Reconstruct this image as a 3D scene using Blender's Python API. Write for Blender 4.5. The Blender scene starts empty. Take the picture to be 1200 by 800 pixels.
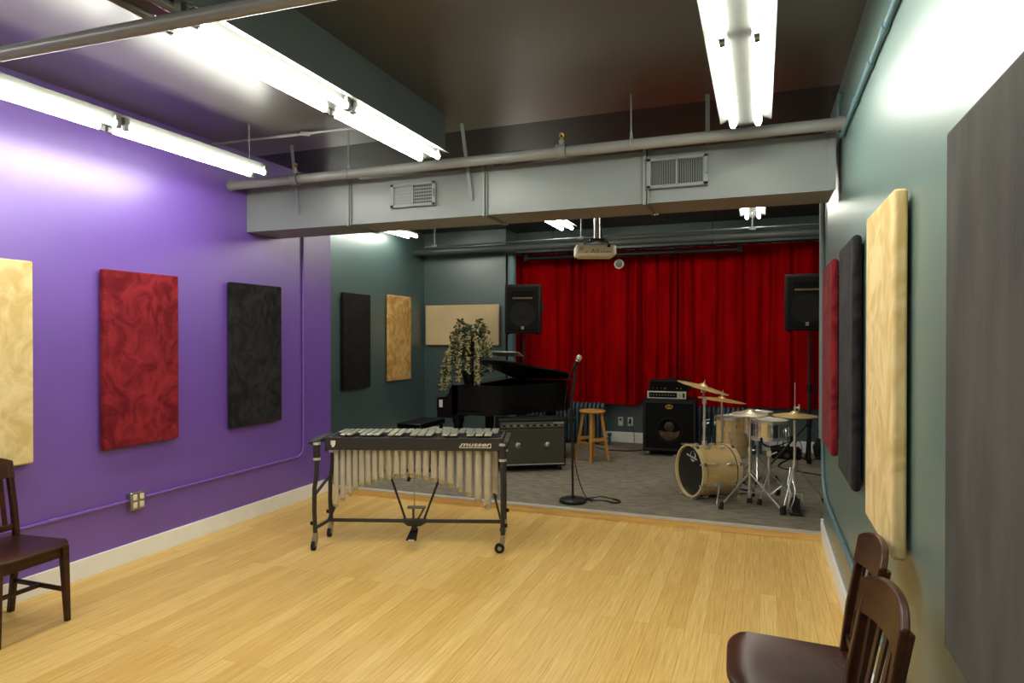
import bpy, bmesh, math, random
from mathutils import Vector, Matrix, Euler
R = math.radians
PI = math.pi
random.seed(7)
scene = bpy.context.scene

# ------------------------------------------------------------------ camera, world, exposure
cam_d = bpy.data.cameras.new('camera'); cam = bpy.data.objects.new('camera', cam_d)
scene.collection.objects.link(cam); scene.camera = cam
cam_d.sensor_width = 36; cam_d.lens = 765 / 1200 * 36; cam_d.clip_start = 0.05
cam.location = (0, 0, 1.6); cam.rotation_euler = (R(90 - .449), 0, R(20.86))
TUBE_EMIT = 47.0
STAGE_EMIT = 44.0
TUBE_COL = (1.0, 1.0, .88)
world = bpy.data.worlds.new('world'); scene.world = world; world.use_nodes = True
world.node_tree.nodes['Background'].inputs[0].default_value = (.8, .9, 1, 1)
world.node_tree.nodes['Background'].inputs[1].default_value = .02
vs = scene.view_settings
vs.view_transform = 'Standard'; vs.look = 'None'; vs.gamma = 1; vs.use_curve_mapping = False
vs.exposure = 0.0

# ------------------------------------------------------------------ materials
def srgb(r, g, b):
    def f(c):
        c /= 255
        return c / 12.92 if c <= .04045 else ((c + .055) / 1.055) ** 2.4
    return (f(r), f(g), f(b), 1)

def mat(name, col, rough=.5, metal=0, spec=.5, noise=0, nscale=8, col2=None, bump=0, bscale=60, stretch=(1, 1, 1), coat=0, detail=3, lo=.35, hi=.65):
    m = bpy.data.materials.new(name); m.use_nodes = True
    nt = m.node_tree; b = nt.nodes['Principled BSDF']
    b.inputs['Base Color'].default_value = col; b.inputs['Roughness'].default_value = rough
    b.inputs['Metallic'].default_value = metal; b.inputs['Specular IOR Level'].default_value = spec
    if coat: b.inputs['Coat Weight'].default_value = coat; b.inputs['Coat Roughness'].default_value = .08
    tc = nt.nodes.new('ShaderNodeTexCoord'); mp = nt.nodes.new('ShaderNodeMapping')
    mp.inputs['Scale'].default_value = stretch; nt.links.new(tc.outputs['Object'], mp.inputs['Vector'])
    if col2 is None:
        col2 = tuple(c * .88 for c in col[:3]) + (1,)
    n = nt.nodes.new('ShaderNodeTexNoise'); n.inputs['Scale'].default_value = nscale; n.inputs['Detail'].default_value = detail
    if noise: n.inputs['Distortion'].default_value = noise
    r = nt.nodes.new('ShaderNodeValToRGB')
    r.color_ramp.elements[0].position = lo; r.color_ramp.elements[0].color = col
    r.color_ramp.elements[1].position = hi; r.color_ramp.elements[1].color = col2
    nt.links.new(mp.outputs[0], n.inputs['Vector']); nt.links.new(n.outputs['Fac'], r.inputs['Fac'])
    nt.links.new(r.outputs['Color'], b.inputs['Base Color'])
    if bump:
        n2 = nt.nodes.new('ShaderNodeTexNoise'); n2.inputs['Scale'].default_value = bscale; n2.inputs['Detail'].default_value = 4
        bp = nt.nodes.new('ShaderNodeBump'); bp.inputs['Strength'].default_value = bump; bp.inputs['Distance'].default_value = .01
        nt.links.new(mp.outputs[0], n2.inputs['Vector']); nt.links.new(n2.outputs['Fac'], bp.inputs['Height'])
        nt.links.new(bp.outputs[0], b.inputs['Normal'])
    return m

def paint(name, col, rough=.42, bump=.06, spec=.45, coat=0):
    m = mat(name, col, rough, nscale=2.5, col2=tuple(c * .93 for c in col[:3]) + (1,), bump=bump, bscale=90, spec=spec)
    if coat:
        b = m.node_tree.nodes['Principled BSDF']; b.inputs['Coat Weight'].default_value = coat; b.inputs['Coat Roughness'].default_value = .36
    return m

def suede(name, c1, c2):
    m = mat(name, c1, .85, col2=c2, noise=2.2, nscale=5, detail=6, bump=.12, bscale=30, spec=.08, lo=.38, hi=.62, stretch=(1, 1, .8))
    b = m.node_tree.nodes['Principled BSDF']; b.inputs['Sheen Weight'].default_value = .04
    return m

def wood_floor():
    m = bpy.data.materials.new('bamboo_planks'); m.use_nodes = True
    nt = m.node_tree; b = nt.nodes['Principled BSDF']; L = nt.links.new
    tc = nt.nodes.new('ShaderNodeTexCoord'); mp = nt.nodes.new('ShaderNodeMapping')
    mp.inputs['Rotation'].default_value = (0, 0, R(90))
    L(tc.outputs['Object'], mp.inputs['Vector'])
    br = nt.nodes.new('ShaderNodeTexBrick'); br.offset = .37; br.offset_frequency = 2
    br.inputs['Scale'].default_value = 1; br.inputs['Brick Width'].default_value = 1.83; br.inputs['Row Height'].default_value = .096
    br.inputs['Mortar Size'].default_value = .0009; br.inputs['Mortar Smooth'].default_value = .4; br.inputs['Bias'].default_value = 0
    br.inputs['Color1'].default_value = srgb(233, 196, 119); br.inputs['Color2'].default_value = srgb(219, 176, 96)
    br.inputs['Mortar'].default_value = srgb(160, 112, 50)
    L(mp.outputs[0], br.inputs['Vector'])
    m2 = nt.nodes.new('ShaderNodeMapping'); m2.inputs['Scale'].default_value = (150, 3.5, 1); L(tc.outputs['Object'], m2.inputs['Vector'])
    n = nt.nodes.new('ShaderNodeTexNoise'); n.inputs['Scale'].default_value = 1; n.inputs['Detail'].default_value = 5; L(m2.outputs[0], n.inputs['Vector'])
    r = nt.nodes.new('ShaderNodeValToRGB')
    r.color_ramp.elements[0].position = .3; r.color_ramp.elements[0].color = (.80, .76, .68, 1)
    r.color_ramp.elements[1].position = .62; r.color_ramp.elements[1].color = (1.1, 1.1, 1.1, 1)
    L(n.outputs['Fac'], r.inputs['Fac'])
    mx = nt.nodes.new('ShaderNodeMix'); mx.data_type = 'RGBA'; mx.blend_type = 'MULTIPLY'; mx.inputs[0].default_value = 1
    L(br.outputs['Color'], mx.inputs[6]); L(r.outputs['Color'], mx.inputs[7]); L(mx.outputs[2], b.inputs['Base Color'])
    b.inputs['Roughness'].default_value = .38; b.inputs['Specular IOR Level'].default_value = .35
    return m

def carpet():
    m = mat('grey_carpet', srgb(150, 141, 124), .95, col2=srgb(112, 104, 91), nscale=28, detail=6, stretch=(.35, 2.4, 1), bump=.5, bscale=120, spec=.1, lo=.36, hi=.64)
    return m

def emit(name, col, s):
    m = bpy.data.materials.new(name); m.use_nodes = True; nt = m.node_tree
    b = nt.nodes['Principled BSDF']
    b.inputs['Base Color'].default_value = (.9, .9, .9, 1)
    b.inputs['Emission Color'].default_value = (*col, 1); b.inputs['Emission Strength'].default_value = s
    return m

M = dict(
    purple=paint('purple_paint', srgb(110, 74, 170), .42, .04, .8, .9),
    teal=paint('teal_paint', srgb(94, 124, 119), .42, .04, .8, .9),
    teal_shaded=paint('shaded_teal_paint', srgb(64, 86, 86), .42, .04, .8, .9),  # same teal as the right wall, the stage's dimness put into the colour
    ceil=paint('charcoal_paint', srgb(76, 72, 65), .36, .05, .7, 1.0),
    ceil_dark=paint('dark_charcoal_paint', srgb(48, 50, 50), .5, .1),
    duct=paint('grey_duct_paint', srgb(132, 138, 138), .38, .05),
    pipe=paint('grey_pipe_paint', srgb(140, 142, 140), .35, .05),
    pipe_dark=paint('dark_pipe_paint', srgb(70, 75, 73), .45, .05),
    beam=paint('beam_paint', srgb(72, 80, 78), .5, .1),
    pipe_blue=paint('blue_grey_paint', srgb(96, 128, 138), .35, .05),
    conduit_p=paint('lilac_paint', srgb(128, 88, 180), .35, .02),
    white=mat('white_trim', srgb(244, 243, 238), .4, col2=srgb(240, 239, 234)),
    floor=wood_floor(), carpet=carpet(),
    riser=mat('riser_wood', srgb(238, 198, 124), .4, col2=srgb(222, 178, 100), nscale=4, stretch=(1, 1, 30)),
    nosing=mat('pale_metal_strip', srgb(214, 210, 198), .4, metal=.3),
    tan=suede('tan_suede', srgb(226, 204, 152), srgb(205, 178, 118)),
    tan_plain=mat('tan_fabric', srgb(214, 188, 146), .85, nscale=3, bump=.1),
    tan_dark=suede('golden_suede', srgb(214, 174, 108), srgb(176, 130, 66)),
    maroon=suede('maroon_suede', srgb(138, 38, 46), srgb(98, 20, 30)),
    black_suede=suede('black_suede', srgb(46, 45, 47), srgb(25, 25, 27)),
    dark_suede=suede('charcoal_suede', srgb(32, 27, 26), srgb(21, 18, 17)),
    grey_suede=mat('grey_suede', srgb(88, 87, 84), .9, col2=srgb(72, 71, 70), nscale=7, stretch=(1, 1, .3), bump=.15, bscale=90, spec=.15),
    tube=emit('lit_tube', TUBE_COL, TUBE_EMIT),
    tube_stage=emit('lit_stage_tube', (1, .97, .84), STAGE_EMIT),
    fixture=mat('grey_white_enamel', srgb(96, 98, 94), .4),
    mirror=mat('dull_reflector', srgb(92, 86, 84), .3, metal=.5),
    chrome=mat('chrome', srgb(232, 232, 228), .3, metal=.85),
    steel=mat('brushed_steel', srgb(180, 178, 170), .35, metal=1),
    brass=mat('cymbal_bronze', srgb(226, 200, 140), .42, metal=.6, nscale=20, col2=srgb(204, 172, 108)),
    brass_pale=mat('pale_cymbal_bronze', srgb(232, 222, 190), .38, metal=.7),
    gold=mat('old_gold', srgb(190, 150, 60), .4, metal=.8),
    maple=mat('maple_lacquer', srgb(222, 190, 134), .3, col2=srgb(208, 172, 112), nscale=3, stretch=(1, 1, 8), coat=.4),
    maple_hoop=mat('maple_hoop', srgb(226, 200, 146), .3, nscale=6, coat=.4),
    head_black=mat('black_drum_film', srgb(30, 29, 28), .4),
    head_white=mat('coated_drum_film', srgb(222, 218, 205), .6),
    black_m=mat('black_metal', srgb(24, 24, 25), .4, spec=.5),
    black_p=mat('black_plastic', srgb(13, 13, 14), .6, spec=.3),
    rubber=mat('rubber', srgb(16, 16, 16), .8),
    tolex=mat('black_vinyl', srgb(14, 14, 15), .6, spec=.3, bump=.4, bscale=300),
    grille=mat('black_grille_cloth', srgb(17, 16, 15), .9, spec=.2, bump=.5, bscale=400),
    grille_grey=mat('grey_green_grille_cloth', srgb(80, 76, 62), .85, col2=srgb(66, 62, 50), nscale=90, bump=.5, bscale=300),
    silver_panel=mat('silver_panel', srgb(206, 204, 194), .4, metal=.3),
    panel_grey=mat('control_panel_grey', srgb(96, 98, 88), .45, metal=.3),
    lacquer=mat('black_piano_lacquer', srgb(8, 8, 9), .3, spec=.3),
    cone_black=mat('dark_speaker_cone', srgb(27, 25, 23), .8, spec=.2),
    mirror_chrome=mat('polished_chrome', srgb(222, 222, 222), .13, metal=1),
    brown_inner=mat('soundboard_wood', srgb(96, 72, 48), .4),
    ivory=mat('ivory_white', srgb(225, 218, 196), .4),
    pale_alu=mat('champagne_aluminium', srgb(206, 203, 192), .42, metal=.35, col2=srgb(192, 188, 176)),
    bar_alu=mat('silver_bar_aluminium', srgb(188, 188, 172), .33, metal=.7),
    frame_dark=mat('dark_grey_frame', srgb(44, 44, 42), .45),
    curtain=None, chair=mat('dark_mahogany', srgb(66, 34, 20), .3, col2=srgb(42, 21, 13), nscale=3, stretch=(1, 1, 10), spec=.35),
    stool=mat('honey_wood', srgb(216, 158, 84), .35, col2=srgb(196, 134, 62), nscale=5, stretch=(1, 1, 6), coat=.3),
    radiator=paint('radiator_paint', srgb(62, 82, 90), .4),
    leaf=mat('leaf_green', srgb(52, 74, 38), .55, col2=srgb(34, 54, 28), nscale=40),
    petal=mat('cream_petal', srgb(226, 212, 168), .6, col2=srgb(200, 184, 136), nscale=40),
    stem=mat('brown_stem', srgb(70, 54, 36), .7),
    proj=mat('cream_plastic', srgb(248, 246, 228), .45, col2=srgb(244, 241, 220)),
    dark_slot=mat('dark_socket', srgb(10, 10, 11), .8, spec=.1),
    red_led=mat('red_panel_mark', srgb(120, 30, 26), .5),
    cone=mat('amber_cone', srgb(150, 105, 40), .6),
    paper=mat('paper_white', srgb(225, 225, 222), .7),
    bolt_brass=mat('brass_head', srgb(200, 160, 70), .3, metal=1),
)
M['curtain'] = mat('red_velvet', srgb(166, 2, 8), .9, col2=srgb(138, 1, 5), nscale=3, stretch=(3, 3, .5), spec=.03)
M['curtain'].node_tree.nodes['Principled BSDF'].inputs['Sheen Weight'].default_value = .0
M['tubeoff'] = mat('unlit_tube', srgb(92, 90, 88), .3)

# ------------------------------------------------------------------ helpers
COL = scene.collection
class MB:
    def __init__(s, T=None): s.bm = bmesh.new(); s.T = T or Matrix()
    def _add(s, vs_, fs):
        v = [s.bm.verts.new(s.T @ Vector(p)) for p in vs_]
        for f in fs:
            try: s.bm.faces.new([v[i] for i in f])
            except ValueError: pass
        return s
    def box(s, c, d, rz=0, rot=None):
        m = Matrix.Translation(c) @ (rot.to_matrix().to_4x4() if rot else Matrix.Rotation(rz, 4, 'Z'))
        h = [x / 2 for x in d]
        P = [m @ Vector((sx * h[0], sy * h[1], sz * h[2])) for sz in (-1, 1) for sy in (-1, 1) for sx in (-1, 1)]
        return s._add(P, [(0, 2, 3, 1), (4, 5, 7, 6), (0, 1, 5, 4), (2, 6, 7, 3), (0, 4, 6, 2), (1, 3, 7, 5)])
    def bb(s, a, b):
        return s.box([(a[i] + b[i]) / 2 for i in range(3)], [abs(b[i] - a[i]) for i in range(3)])
    def hexa(s, P):  # 4 bottom ccw, 4 top ccw
        return s._add(P, [(3, 2, 1, 0), (4, 5, 6, 7), (0, 1, 5, 4), (1, 2, 6, 5), (2, 3, 7, 6), (3, 0, 4, 7)])
    def tube(s, pts, r, n=10, caps=True):
        pts = [Vector(p) for p in pts]; rr = r if isinstance(r, (list, tuple)) else [r] * len(pts)
        rings = []; up = None
        for i, p in enumerate(pts):
            d = (pts[min(i + 1, len(pts) - 1)] - pts[max(i - 1, 0)]).normalized()
            if up is None:
                up = Vector((0, 0, 1)) if abs(d.z) < .9 else Vector((1, 0, 0))
            a = d.cross(up).normalized(); up = a.cross(d).normalized()
            rings.append([p + (a * math.cos(t) + up * math.sin(t)) * rr[i] for t in [2 * PI * k / n for k in range(n)]])
        V = [q for ring in rings for q in ring]; F = []
        for i in range(len(pts) - 1):
            for k in range(n):
                F.append((i * n + k, i * n + (k + 1) % n, (i + 1) * n + (k + 1) % n, (i + 1) * n + k))
        if caps: F.append(tuple(range(n))[::-1]); F.append(tuple((len(pts) - 1) * n + k for k in range(n)))
        return s._add(V, F)
    def cyl(s, a, b, r, r2=None, n=16): return s.tube([a, b], [r, r if r2 is None else r2], n)
    def lathe(s, prof, n=32, T=None):
        T = T or Matrix(); V = []; F = []
        for r, z in prof:
            for k in range(n):
                t = 2 * PI * k / n; V.append(T @ Vector((r * math.cos(t), r * math.sin(t), z)))
        for i in range(len(prof) - 1):
            for k in range(n):
                F.append((i * n + k, i * n + (k + 1) % n, (i + 1) * n + (k + 1) % n, (i + 1) * n + k))
        if prof[0][0] > 0: F.append(tuple(range(n))[::-1])
        if prof[-1][0] > 0: F.append(tuple((len(prof) - 1) * n + k for k in range(n)))
        return s._add(V, F)
    def prism(s, out, z0, z1, T=None):
        T = T or Matrix(); n = len(out)
        V = [T @ Vector((x, y, z0)) for x, y in out] + [T @ Vector((x, y, z1)) for x, y in out]
        return s._add(V, [tuple(range(n))[::-1], tuple(range(n, 2 * n))] + [(i, (i + 1) % n, n + (i + 1) % n, n + i) for i in range(n)])
    def build(s, name, m, parent=None, smooth=35, bevel=0, seg=2, kind=None, loc=None):
        bmesh.ops.remove_doubles(s.bm, verts=s.bm.verts, dist=1e-6)
        bmesh.ops.recalc_face_normals(s.bm, faces=s.bm.faces)
        me = bpy.data.meshes.new(name); s.bm.to_mesh(me); s.bm.free()
        if smooth:
            me.shade_smooth(); me.set_sharp_from_angle(angle=R(smooth))
        me.materials.append(m)
        o = bpy.data.objects.new(name, me); COL.objects.link(o)
        if parent: o.parent = parent
        if loc: o.location = loc
        if bevel:
            b = o.modifiers.new('bevel', 'BEVEL'); b.width = bevel; b.segments = seg; b.limit_method = 'ANGLE'; b.angle_limit = R(40)
        if kind: o['kind'] = kind
        return o

def tag(o, label, cat, group=None):
    o['label'] = label; o['category'] = cat
    if group: o['group'] = group
    return o
def thing(name, label, cat, loc=(0, 0, 0), rz=0, group=None):
    o = bpy.data.objects.new(name, None); COL.objects.link(o); o.empty_display_size = .1
    o.location = loc; o.rotation_euler = (0, 0, rz)
    return tag(o, label, cat, group)
def dup(root, loc, rz, label, group=None):
    r = root.copy(); COL.objects.link(r); r.location = loc; r.rotation_euler = (0, 0, rz); r['label'] = label
    if group: r['group'] = group
    for ch in list(root.children):
        c = ch.copy(); COL.objects.link(c); c.parent = r
        for g in list(ch.children):
            d = g.copy(); COL.objects.link(d); d.parent = c
    return r
def struct(name, mb, m, **k): return mb.build(name, m, kind='structure', **k)
def text_part(name, s, size, depth, m, parent, Tm, shear=0, align='CENTER', bold=0):
    cu = bpy.data.curves.new(name, 'FONT'); cu.body = s; cu.size = size; cu.extrude = depth; cu.shear = shear
    cu.align_x = align; cu.align_y = 'CENTER'; cu.offset = bold
    t = bpy.data.objects.new('temp_text', cu); COL.objects.link(t)
    bpy.context.view_layer.update()
    me = bpy.data.meshes.new_from_object(t.evaluated_get(bpy.context.evaluated_depsgraph_get()))
    bpy.data.objects.remove(t); bpy.data.curves.remove(cu)
    me.name = name; me.materials.clear(); me.materials.append(m); me.transform(Tm)
    o = bpy.data.objects.new(name, me); COL.objects.link(o); o.parent = parent
    return o

# ------------------------------------------------------------------ the room
LX, RX, SY, ST, CZ = -4.18, .465, 5.62, .06, 3.19
REAR = -2.6
SL, SR, BY, BY2 = -4.89, 1.25, 9.0, 9.45      # stage alcove: left wall, right wall, near back wall, curtain wall
struct('floor', MB().bb((LX - .1, REAR - .1, -.08), (RX + .1, SY + .01, 0)), M['floor'])
struct('floor_stage', MB().bb((SL - .1, SY + .012, -.08), (SR + .1, BY2 + .1, ST)), M['carpet'])
struct('trim_1', MB().bb((LX, SY - .002, 0), (RX, SY + .012, ST - .012)), M['riser'])
struct('trim_2', MB().bb((LX, SY - .012, ST - .012), (RX, SY + .045, ST + .003)), M['nosing'])
struct('wall_left', MB().bb((LX - .15, REAR, 0), (LX, SY + .05, CZ)), M['purple'])
struct('wall_right', MB().bb((RX, REAR, 0), (RX + .15, SY + .05, CZ)), M['teal'])
struct('wall_rear', MB().bb((LX - .15, REAR - .15, 0), (RX + .15, REAR, CZ)), M['teal'])
struct('wall_stage_left', MB().bb((SL - .1, SY, 0), (SL, BY, CZ)), M['teal_shaded'])
struct('wall_return_left', MB().bb((SL, SY, 0), (LX - .15, SY + .05, CZ)), M['teal_shaded'])
struct('wall_return_right', MB().bb((RX + .15, SY, 0), (SR, SY + .05, CZ)), M['teal_shaded'])
struct('wall_stage_right', MB().bb((SR, SY, 0), (SR + .1, BY2, CZ)), M['teal_shaded'])
struct('wall_back', MB().bb((-3.53, BY2, 0), (SR + .1, BY2 + .1, CZ)), M['teal_shaded'])
struct('wall_alcove', MB().bb((SL - .1, BY, 0), (-3.53, BY2 + .1, CZ)), M['teal_shaded'])
struct('ceiling', MB().bb((LX - .15, REAR - .15, CZ), (RX + .15, 4.6, CZ + .1)), M['ceil'])
struct('ceiling_stage', MB().bb((SL - .1, 4.6, CZ), (SR + .1, BY2 + .1, CZ + .1)), M['ceil_dark'])
struct('ceiling_beam', MB().bb((-2.21, REAR, 2.91), (-2.12, 4.22, CZ)), M['beam'])
def base(name, a, b):
    struct(name, MB().bb(a, b), M['white'], bevel=.004)
base('baseboard_left', (LX, REAR, 0), (LX + .016, SY - .012, .135))
struct('baseboard_right', MB().bb((RX - .018, REAR, 0), (RX, SY + .068, .135)).bb((RX - .018, SY + .05, ST), (RX + .13, SY + .068, .16)), M['white'], bevel=.004)
base('baseboard_back', (-3.5, BY2 - .018, ST), (SR, BY2, ST + .15))
base('baseboard_alcove', (SL, BY - .018, ST), (-3.53, BY, ST + .15))

# ------------------------------------------------------------------ duct across the room
DY0, DY1, DZ0, DZ1 = 4.49, 4.9, 2.505, 2.83
t = thing('air_duct', 'long grey sheet metal air duct across the room above the stage front', 'duct', (-1.87, 4.7, DZ0))
def W(x, y, z): return (x + 1.87, y - 4.7, z - DZ0)
mb = MB(); xs = [-4.178, -3.12, -1.925, -.735, .425]
for i in range(4):
    a, b = xs[i], xs[i + 1]
    mb.bb(W(a, DY0, DZ0), W(b, DY1, 2.90 if i < 1 else 2.86))
    # cross-broken sheet: shallow pyramid on the front
    z1 = 2.90 if i < 1 else 2.86
    mb._add([W(a, DY0, DZ0), W(b, DY0, DZ0), W(b, DY0, z1), W(a, DY0, z1), W((a + b) / 2, DY0 - .007, (DZ0 + z1) / 2)], [(0, 1, 4), (1, 2, 4), (2, 3, 4), (3, 0, 4)])
mb.build('duct_body', M['duct'], t, smooth=0)
for x in xs[1:4]:
    MB().bb(W(x - .018, DY0 - .022, DZ0 - .012), W(x + .004, DY1 + .012, 2.9)).build('seam_strip', M['duct'], t, bevel=.003)
    MB().bb(W(x + .014, DY0 - .018, DZ0 - .008), W(x + .020, DY1 + .008, 2.9)).build('seam_strip', M['duct'], t)
MB().bb(W(.395, DY0 - .012, DZ0), W(.43, DY0, 2.86)).build('end_flange', M['duct'], t, bevel=.002)
for x0, x1, z0, z1, dense in ((-2.72, -2.325, 2.605, 2.79, 0), (-.727, -.325, 2.595, 2.80, 1)):
    v = MB()
    for a, b in (((x0, 0, z0), (x1, 0, z0 + .022)), ((x0, 0, z1 - .022), (x1, 0, z1)), ((x0, 0, z0), (x0 + .03, 0, z1)), ((x1 - .03, 0, z0), (x1, 0, z1)), (((x0 + x1) / 2 - .006, 0, z0), ((x0 + x1) / 2 + .006, 0, z1))):
        v.bb(W(a[0], DY0 - .036, a[2]), W(b[0], DY0 - .004, b[2]))
    v = v.build('air_register', M['duct'], t, bevel=.002)
    MB().bb(W(x0 + .02, DY0 - .012, z0 + .015), W(x1 - .02, DY0 - .008, z1 - .015)).build('register_opening', M['dark_slot'], v)
    s = MB()
    for half in (0, 1):
        u0 = x0 + .03 if half == 0 else (x0 + x1) / 2 + .006; u1 = (x0 + x1) / 2 - .006 if half == 0 else x1 - .03
        k = 14
        wv = .0045 if dense else (.0038 if half else .0095)
        for i in range(k):
            xx = u0 + (u1 - u0) * (i + .5) / k
            s.bb(W(xx - wv / 2, DY0 - .024, z0 + .02), W(xx + wv / 2, DY0 - .021, z1 - .02))
        if not dense:
            for i in range(5):
                zz = z0 + .03 + (z1 - z0 - .06) * (i + .5) / 5
                s.bb(W(u0, DY0 - .0265, zz - .0035), W(u1, DY0 - .0235, zz + .0035))
    s.build('louvre', M['duct'], v, smooth=0)
    MB().bb(W(x1 - .012, DY0 - .055, (z0 + z1) / 2 - .03), W(x1 - .006, DY0 - .026, (z0 + z1) / 2 + .03)).build('register_lever', M['duct'], v)
for x, zt, lean in ((-3.62, 3.19, .03), (-2.03, 3.19, .06), (-.33, 3.19, 0)):
    MB().hexa([W(x - .014, DY0 - .02, 2.62), W(x + .014, DY0 - .02, 2.62), W(x + .014, DY0 - .016, 2.62), W(x - .014, DY0 - .016, 2.62),
               W(x - .014 - lean, DY0 - .06, zt), W(x + .014 - lean, DY0 - .06, zt), W(x + .014 - lean, DY0 - .056, zt), W(x - .014 - lean, DY0 - .056, zt)]
              ).build('hanger_strap', M['duct'], t) if x != -.33 else MB().bb(W(x - .014, DY0 - .02, 2.86), W(x + .014, DY0 - .014, zt)).build('hanger_strap', M['duct'], t)

# ------------------------------------------------------------------ pipes
PZ, PY = 2.865, 4.30
t = thing('sprinkler_pipe', 'thick grey sprinkler pipe hung right in front of the air duct', 'pipe', (-1.87, PY, PZ))
MB().cyl((-2.305, 0, .0), (2.325, 0, -.008), .036, n=20).build('pipe_run', M['pipe'], t)
MB().cyl((-2.308, 0, 0), (-2.285, 0, 0), .042, n=20).build('end_collar', M['pipe'], t)
MB().cyl((2.29, 0, -.008), (2.33, 0, -.008), .042, n=20).build('end_collar', M['pipe'], t)
for x in (-3.506, -1.276):
    c = MB().cyl((x + 1.87 - .035, 0, 0), (x + 1.87 + .035, 0, 0), .045, n=20).cyl((x + 1.87, 0, .03), (x + 1.87, 0, .075), .02, n=12)
    c.cyl((x + 1.87 - .035, 0, 0), (x + 1.87 - .027, 0, 0), .05, n=20).cyl((x + 1.87 + .027, 0, 0), (x + 1.87 + .035, 0, 0), .05, n=20)
    c = c.build('tee_fitting', M['pipe'], t)
    MB().cyl((x + 1.87, 0, .073), (x + 1.87, 0, .09), .013, n=10).tube([(x + 1.87 - .004, 0, .088), (x + 1.87 - .017, 0, .105), (x + 1.87 - .004, 0, .122)], .0035, 6).tube([(x + 1.87 + .004, 0, .088), (x + 1.87 + .017, 0, .105), (x + 1.87 + .004, 0, .122)], .0035, 6).cyl((x + 1.87, 0, .12), (x + 1.87, 0, .124), .018, n=12).build('sprinkler_head', M['bolt_brass'], c)
for x in (-3.0, -.8):
    h = MB().cyl((x + 1.87, 0, .05), (x + 1.87, 0, CZ - PZ), .006, n=8).tube([(x + 1.87, .04 * math.cos(a), .04 * math.sin(a)) for a in [k * PI / 8 for k in range(17)]], .005, 6).cyl((x + 1.87, 0, .03), (x + 1.87, 0, .08), .014, .006, n=10)
    h.build('hanger', M['pipe'], t)
t = tag(MB().cyl((-1.75, -.09, 0), (1.95, .09, 0), .026, n=18).build('ceiling_pipe', M['pipe'], loc=(-2.4, 1.70, 2.70)), 'grey pipe crossing under the ceiling at the upper left, nearest the viewer', 'pipe')
hg = MB().cyl((-.62, -.03, .02), (-.62, -.03, CZ - 2.70), .005, n=8).tube([(-.62, -.03 + .031 * math.cos(a), .031 * math.sin(a)) for a in [k * PI / 8 for k in range(17)]], .006, 6).cyl((-.62, -.03, .025), (-.62, -.03, .06), .012, n=8)
hg.build('hanger', M['pipe'], t)
tag(MB().tube([(-4.175, 4.11, 3.165), (-3.4, 4.15, 3.165), (-2.37, 4.2, 3.165)], .011, 8).cyl((-3.32, 4.13, 3.165), (-3.27, 4.18, 3.165), .018, n=8).build('conduit', M['pipe']), 'thin grey conduit crossing the ceiling left of the long middle light', 'conduit')
# purple wall conduit
def arc(c, r, a0, a1, pl, n=6):
    out = []
    for k in range(n + 1):
        a = a0 + (a1 - a0) * k / n
        out.append((c[0], c[1] + r * math.cos(a), c[2] + r * math.sin(a)))
    return out
x = LX + .014
t = thing('conduit', 'lilac painted conduit running low along the purple wall and up to the duct', 'conduit', (x, 4, .44))
def q(p): return (p[0] - x, p[1] - 4, p[2] - .44)
pts = [(x, 1.0, .44), (x, 3.33, .44)]
MB().tube([q(p) for p in pts], .010, 10).build('lower_run', M['conduit_p'], t)
pts = [(x, 3.45, .44), (x, 5.12, .44)] + arc((x, 5.12, .54), .10, -PI / 2, 0, 0) + [(x, 5.22, 3.18)]
MB().tube([q(p) for p in pts], .010, 10).build('upper_run', M['conduit_p'], t)
for p in ((2.8, .44), (4.35, .44), (1.7, .44)):
    MB().cyl(q((x, p[0] - .03, p[1])), q((x, p[0] + .03, p[1])), .014, n=10).build('coupling', M['conduit_p'], t)
for zz in (1.0, 1.75):
    MB().cyl(q((x, 5.22, zz - .012)), q((x, 5.22, zz + .012)), .015, n=10).build('strap', M['conduit_p'], t)
# right wall conduits
x = RX - .016
t = thing('conduit', 'blue-grey conduit sloping high along the right wall to the sprinkler pipe', 'conduit', (x, 4, 2.8))
def q(p): return (p[0] - x, p[1] - 4, p[2] - 2.8)
MB().tube([q(p) for p in [(x, -1, 2.80), (x, 4.26, 2.80), (x, 4.33, 2.79), (x, 4.37, 2.81), (x - .01, 4.40, 2.86), (x - .01, 4.42, 2.95), (x - .01, 4.42, 3.02), (x, 4.38, 3.06)]], .013, 10).build('conduit_run', M['pipe_blue'], t)
for y in (2.9, 3.25, 3.75): MB().cyl(q((x, y - .03, 2.80)), q((x, y + .03, 2.80)), .018, n=10).build('coupling', M['pipe_blue'], t)
t = thing('conduit', 'blue-grey conduit running low along the right wall and up its far end', 'conduit', (x, 4, .4))
def q(p): return (p[0] - x, p[1] - 4, p[2] - .4)
MB().tube([q(p) for p in [(x, -1, .40), (x, 4.9, .40), (x, 5.2, .405), (x, 5.38, .44), (x, 5.5, .54), (x, 5.55, .66), (x, 5.56, .8), (x, 5.56, 3.18)]], .013, 10).build('conduit_run', M['pipe_blue'], t)
for y in (4.2, 5.0): MB().cyl(q((x, y - .03, .40)), q((x, y + .03, .40)), .017, n=10).build('coupling', M['pipe_blue'], t)
tag(MB().cyl((0, 0, 0), (0, 0, 2.4), .013, n=10).cyl((0, 0, 1.95), (0, 0, 2.0), .019, n=10).build('conduit', M['pipe'], loc=(.445, 5.70, .79)), 'pale upright conduit at the stage end of the right wall', 'conduit')
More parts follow.
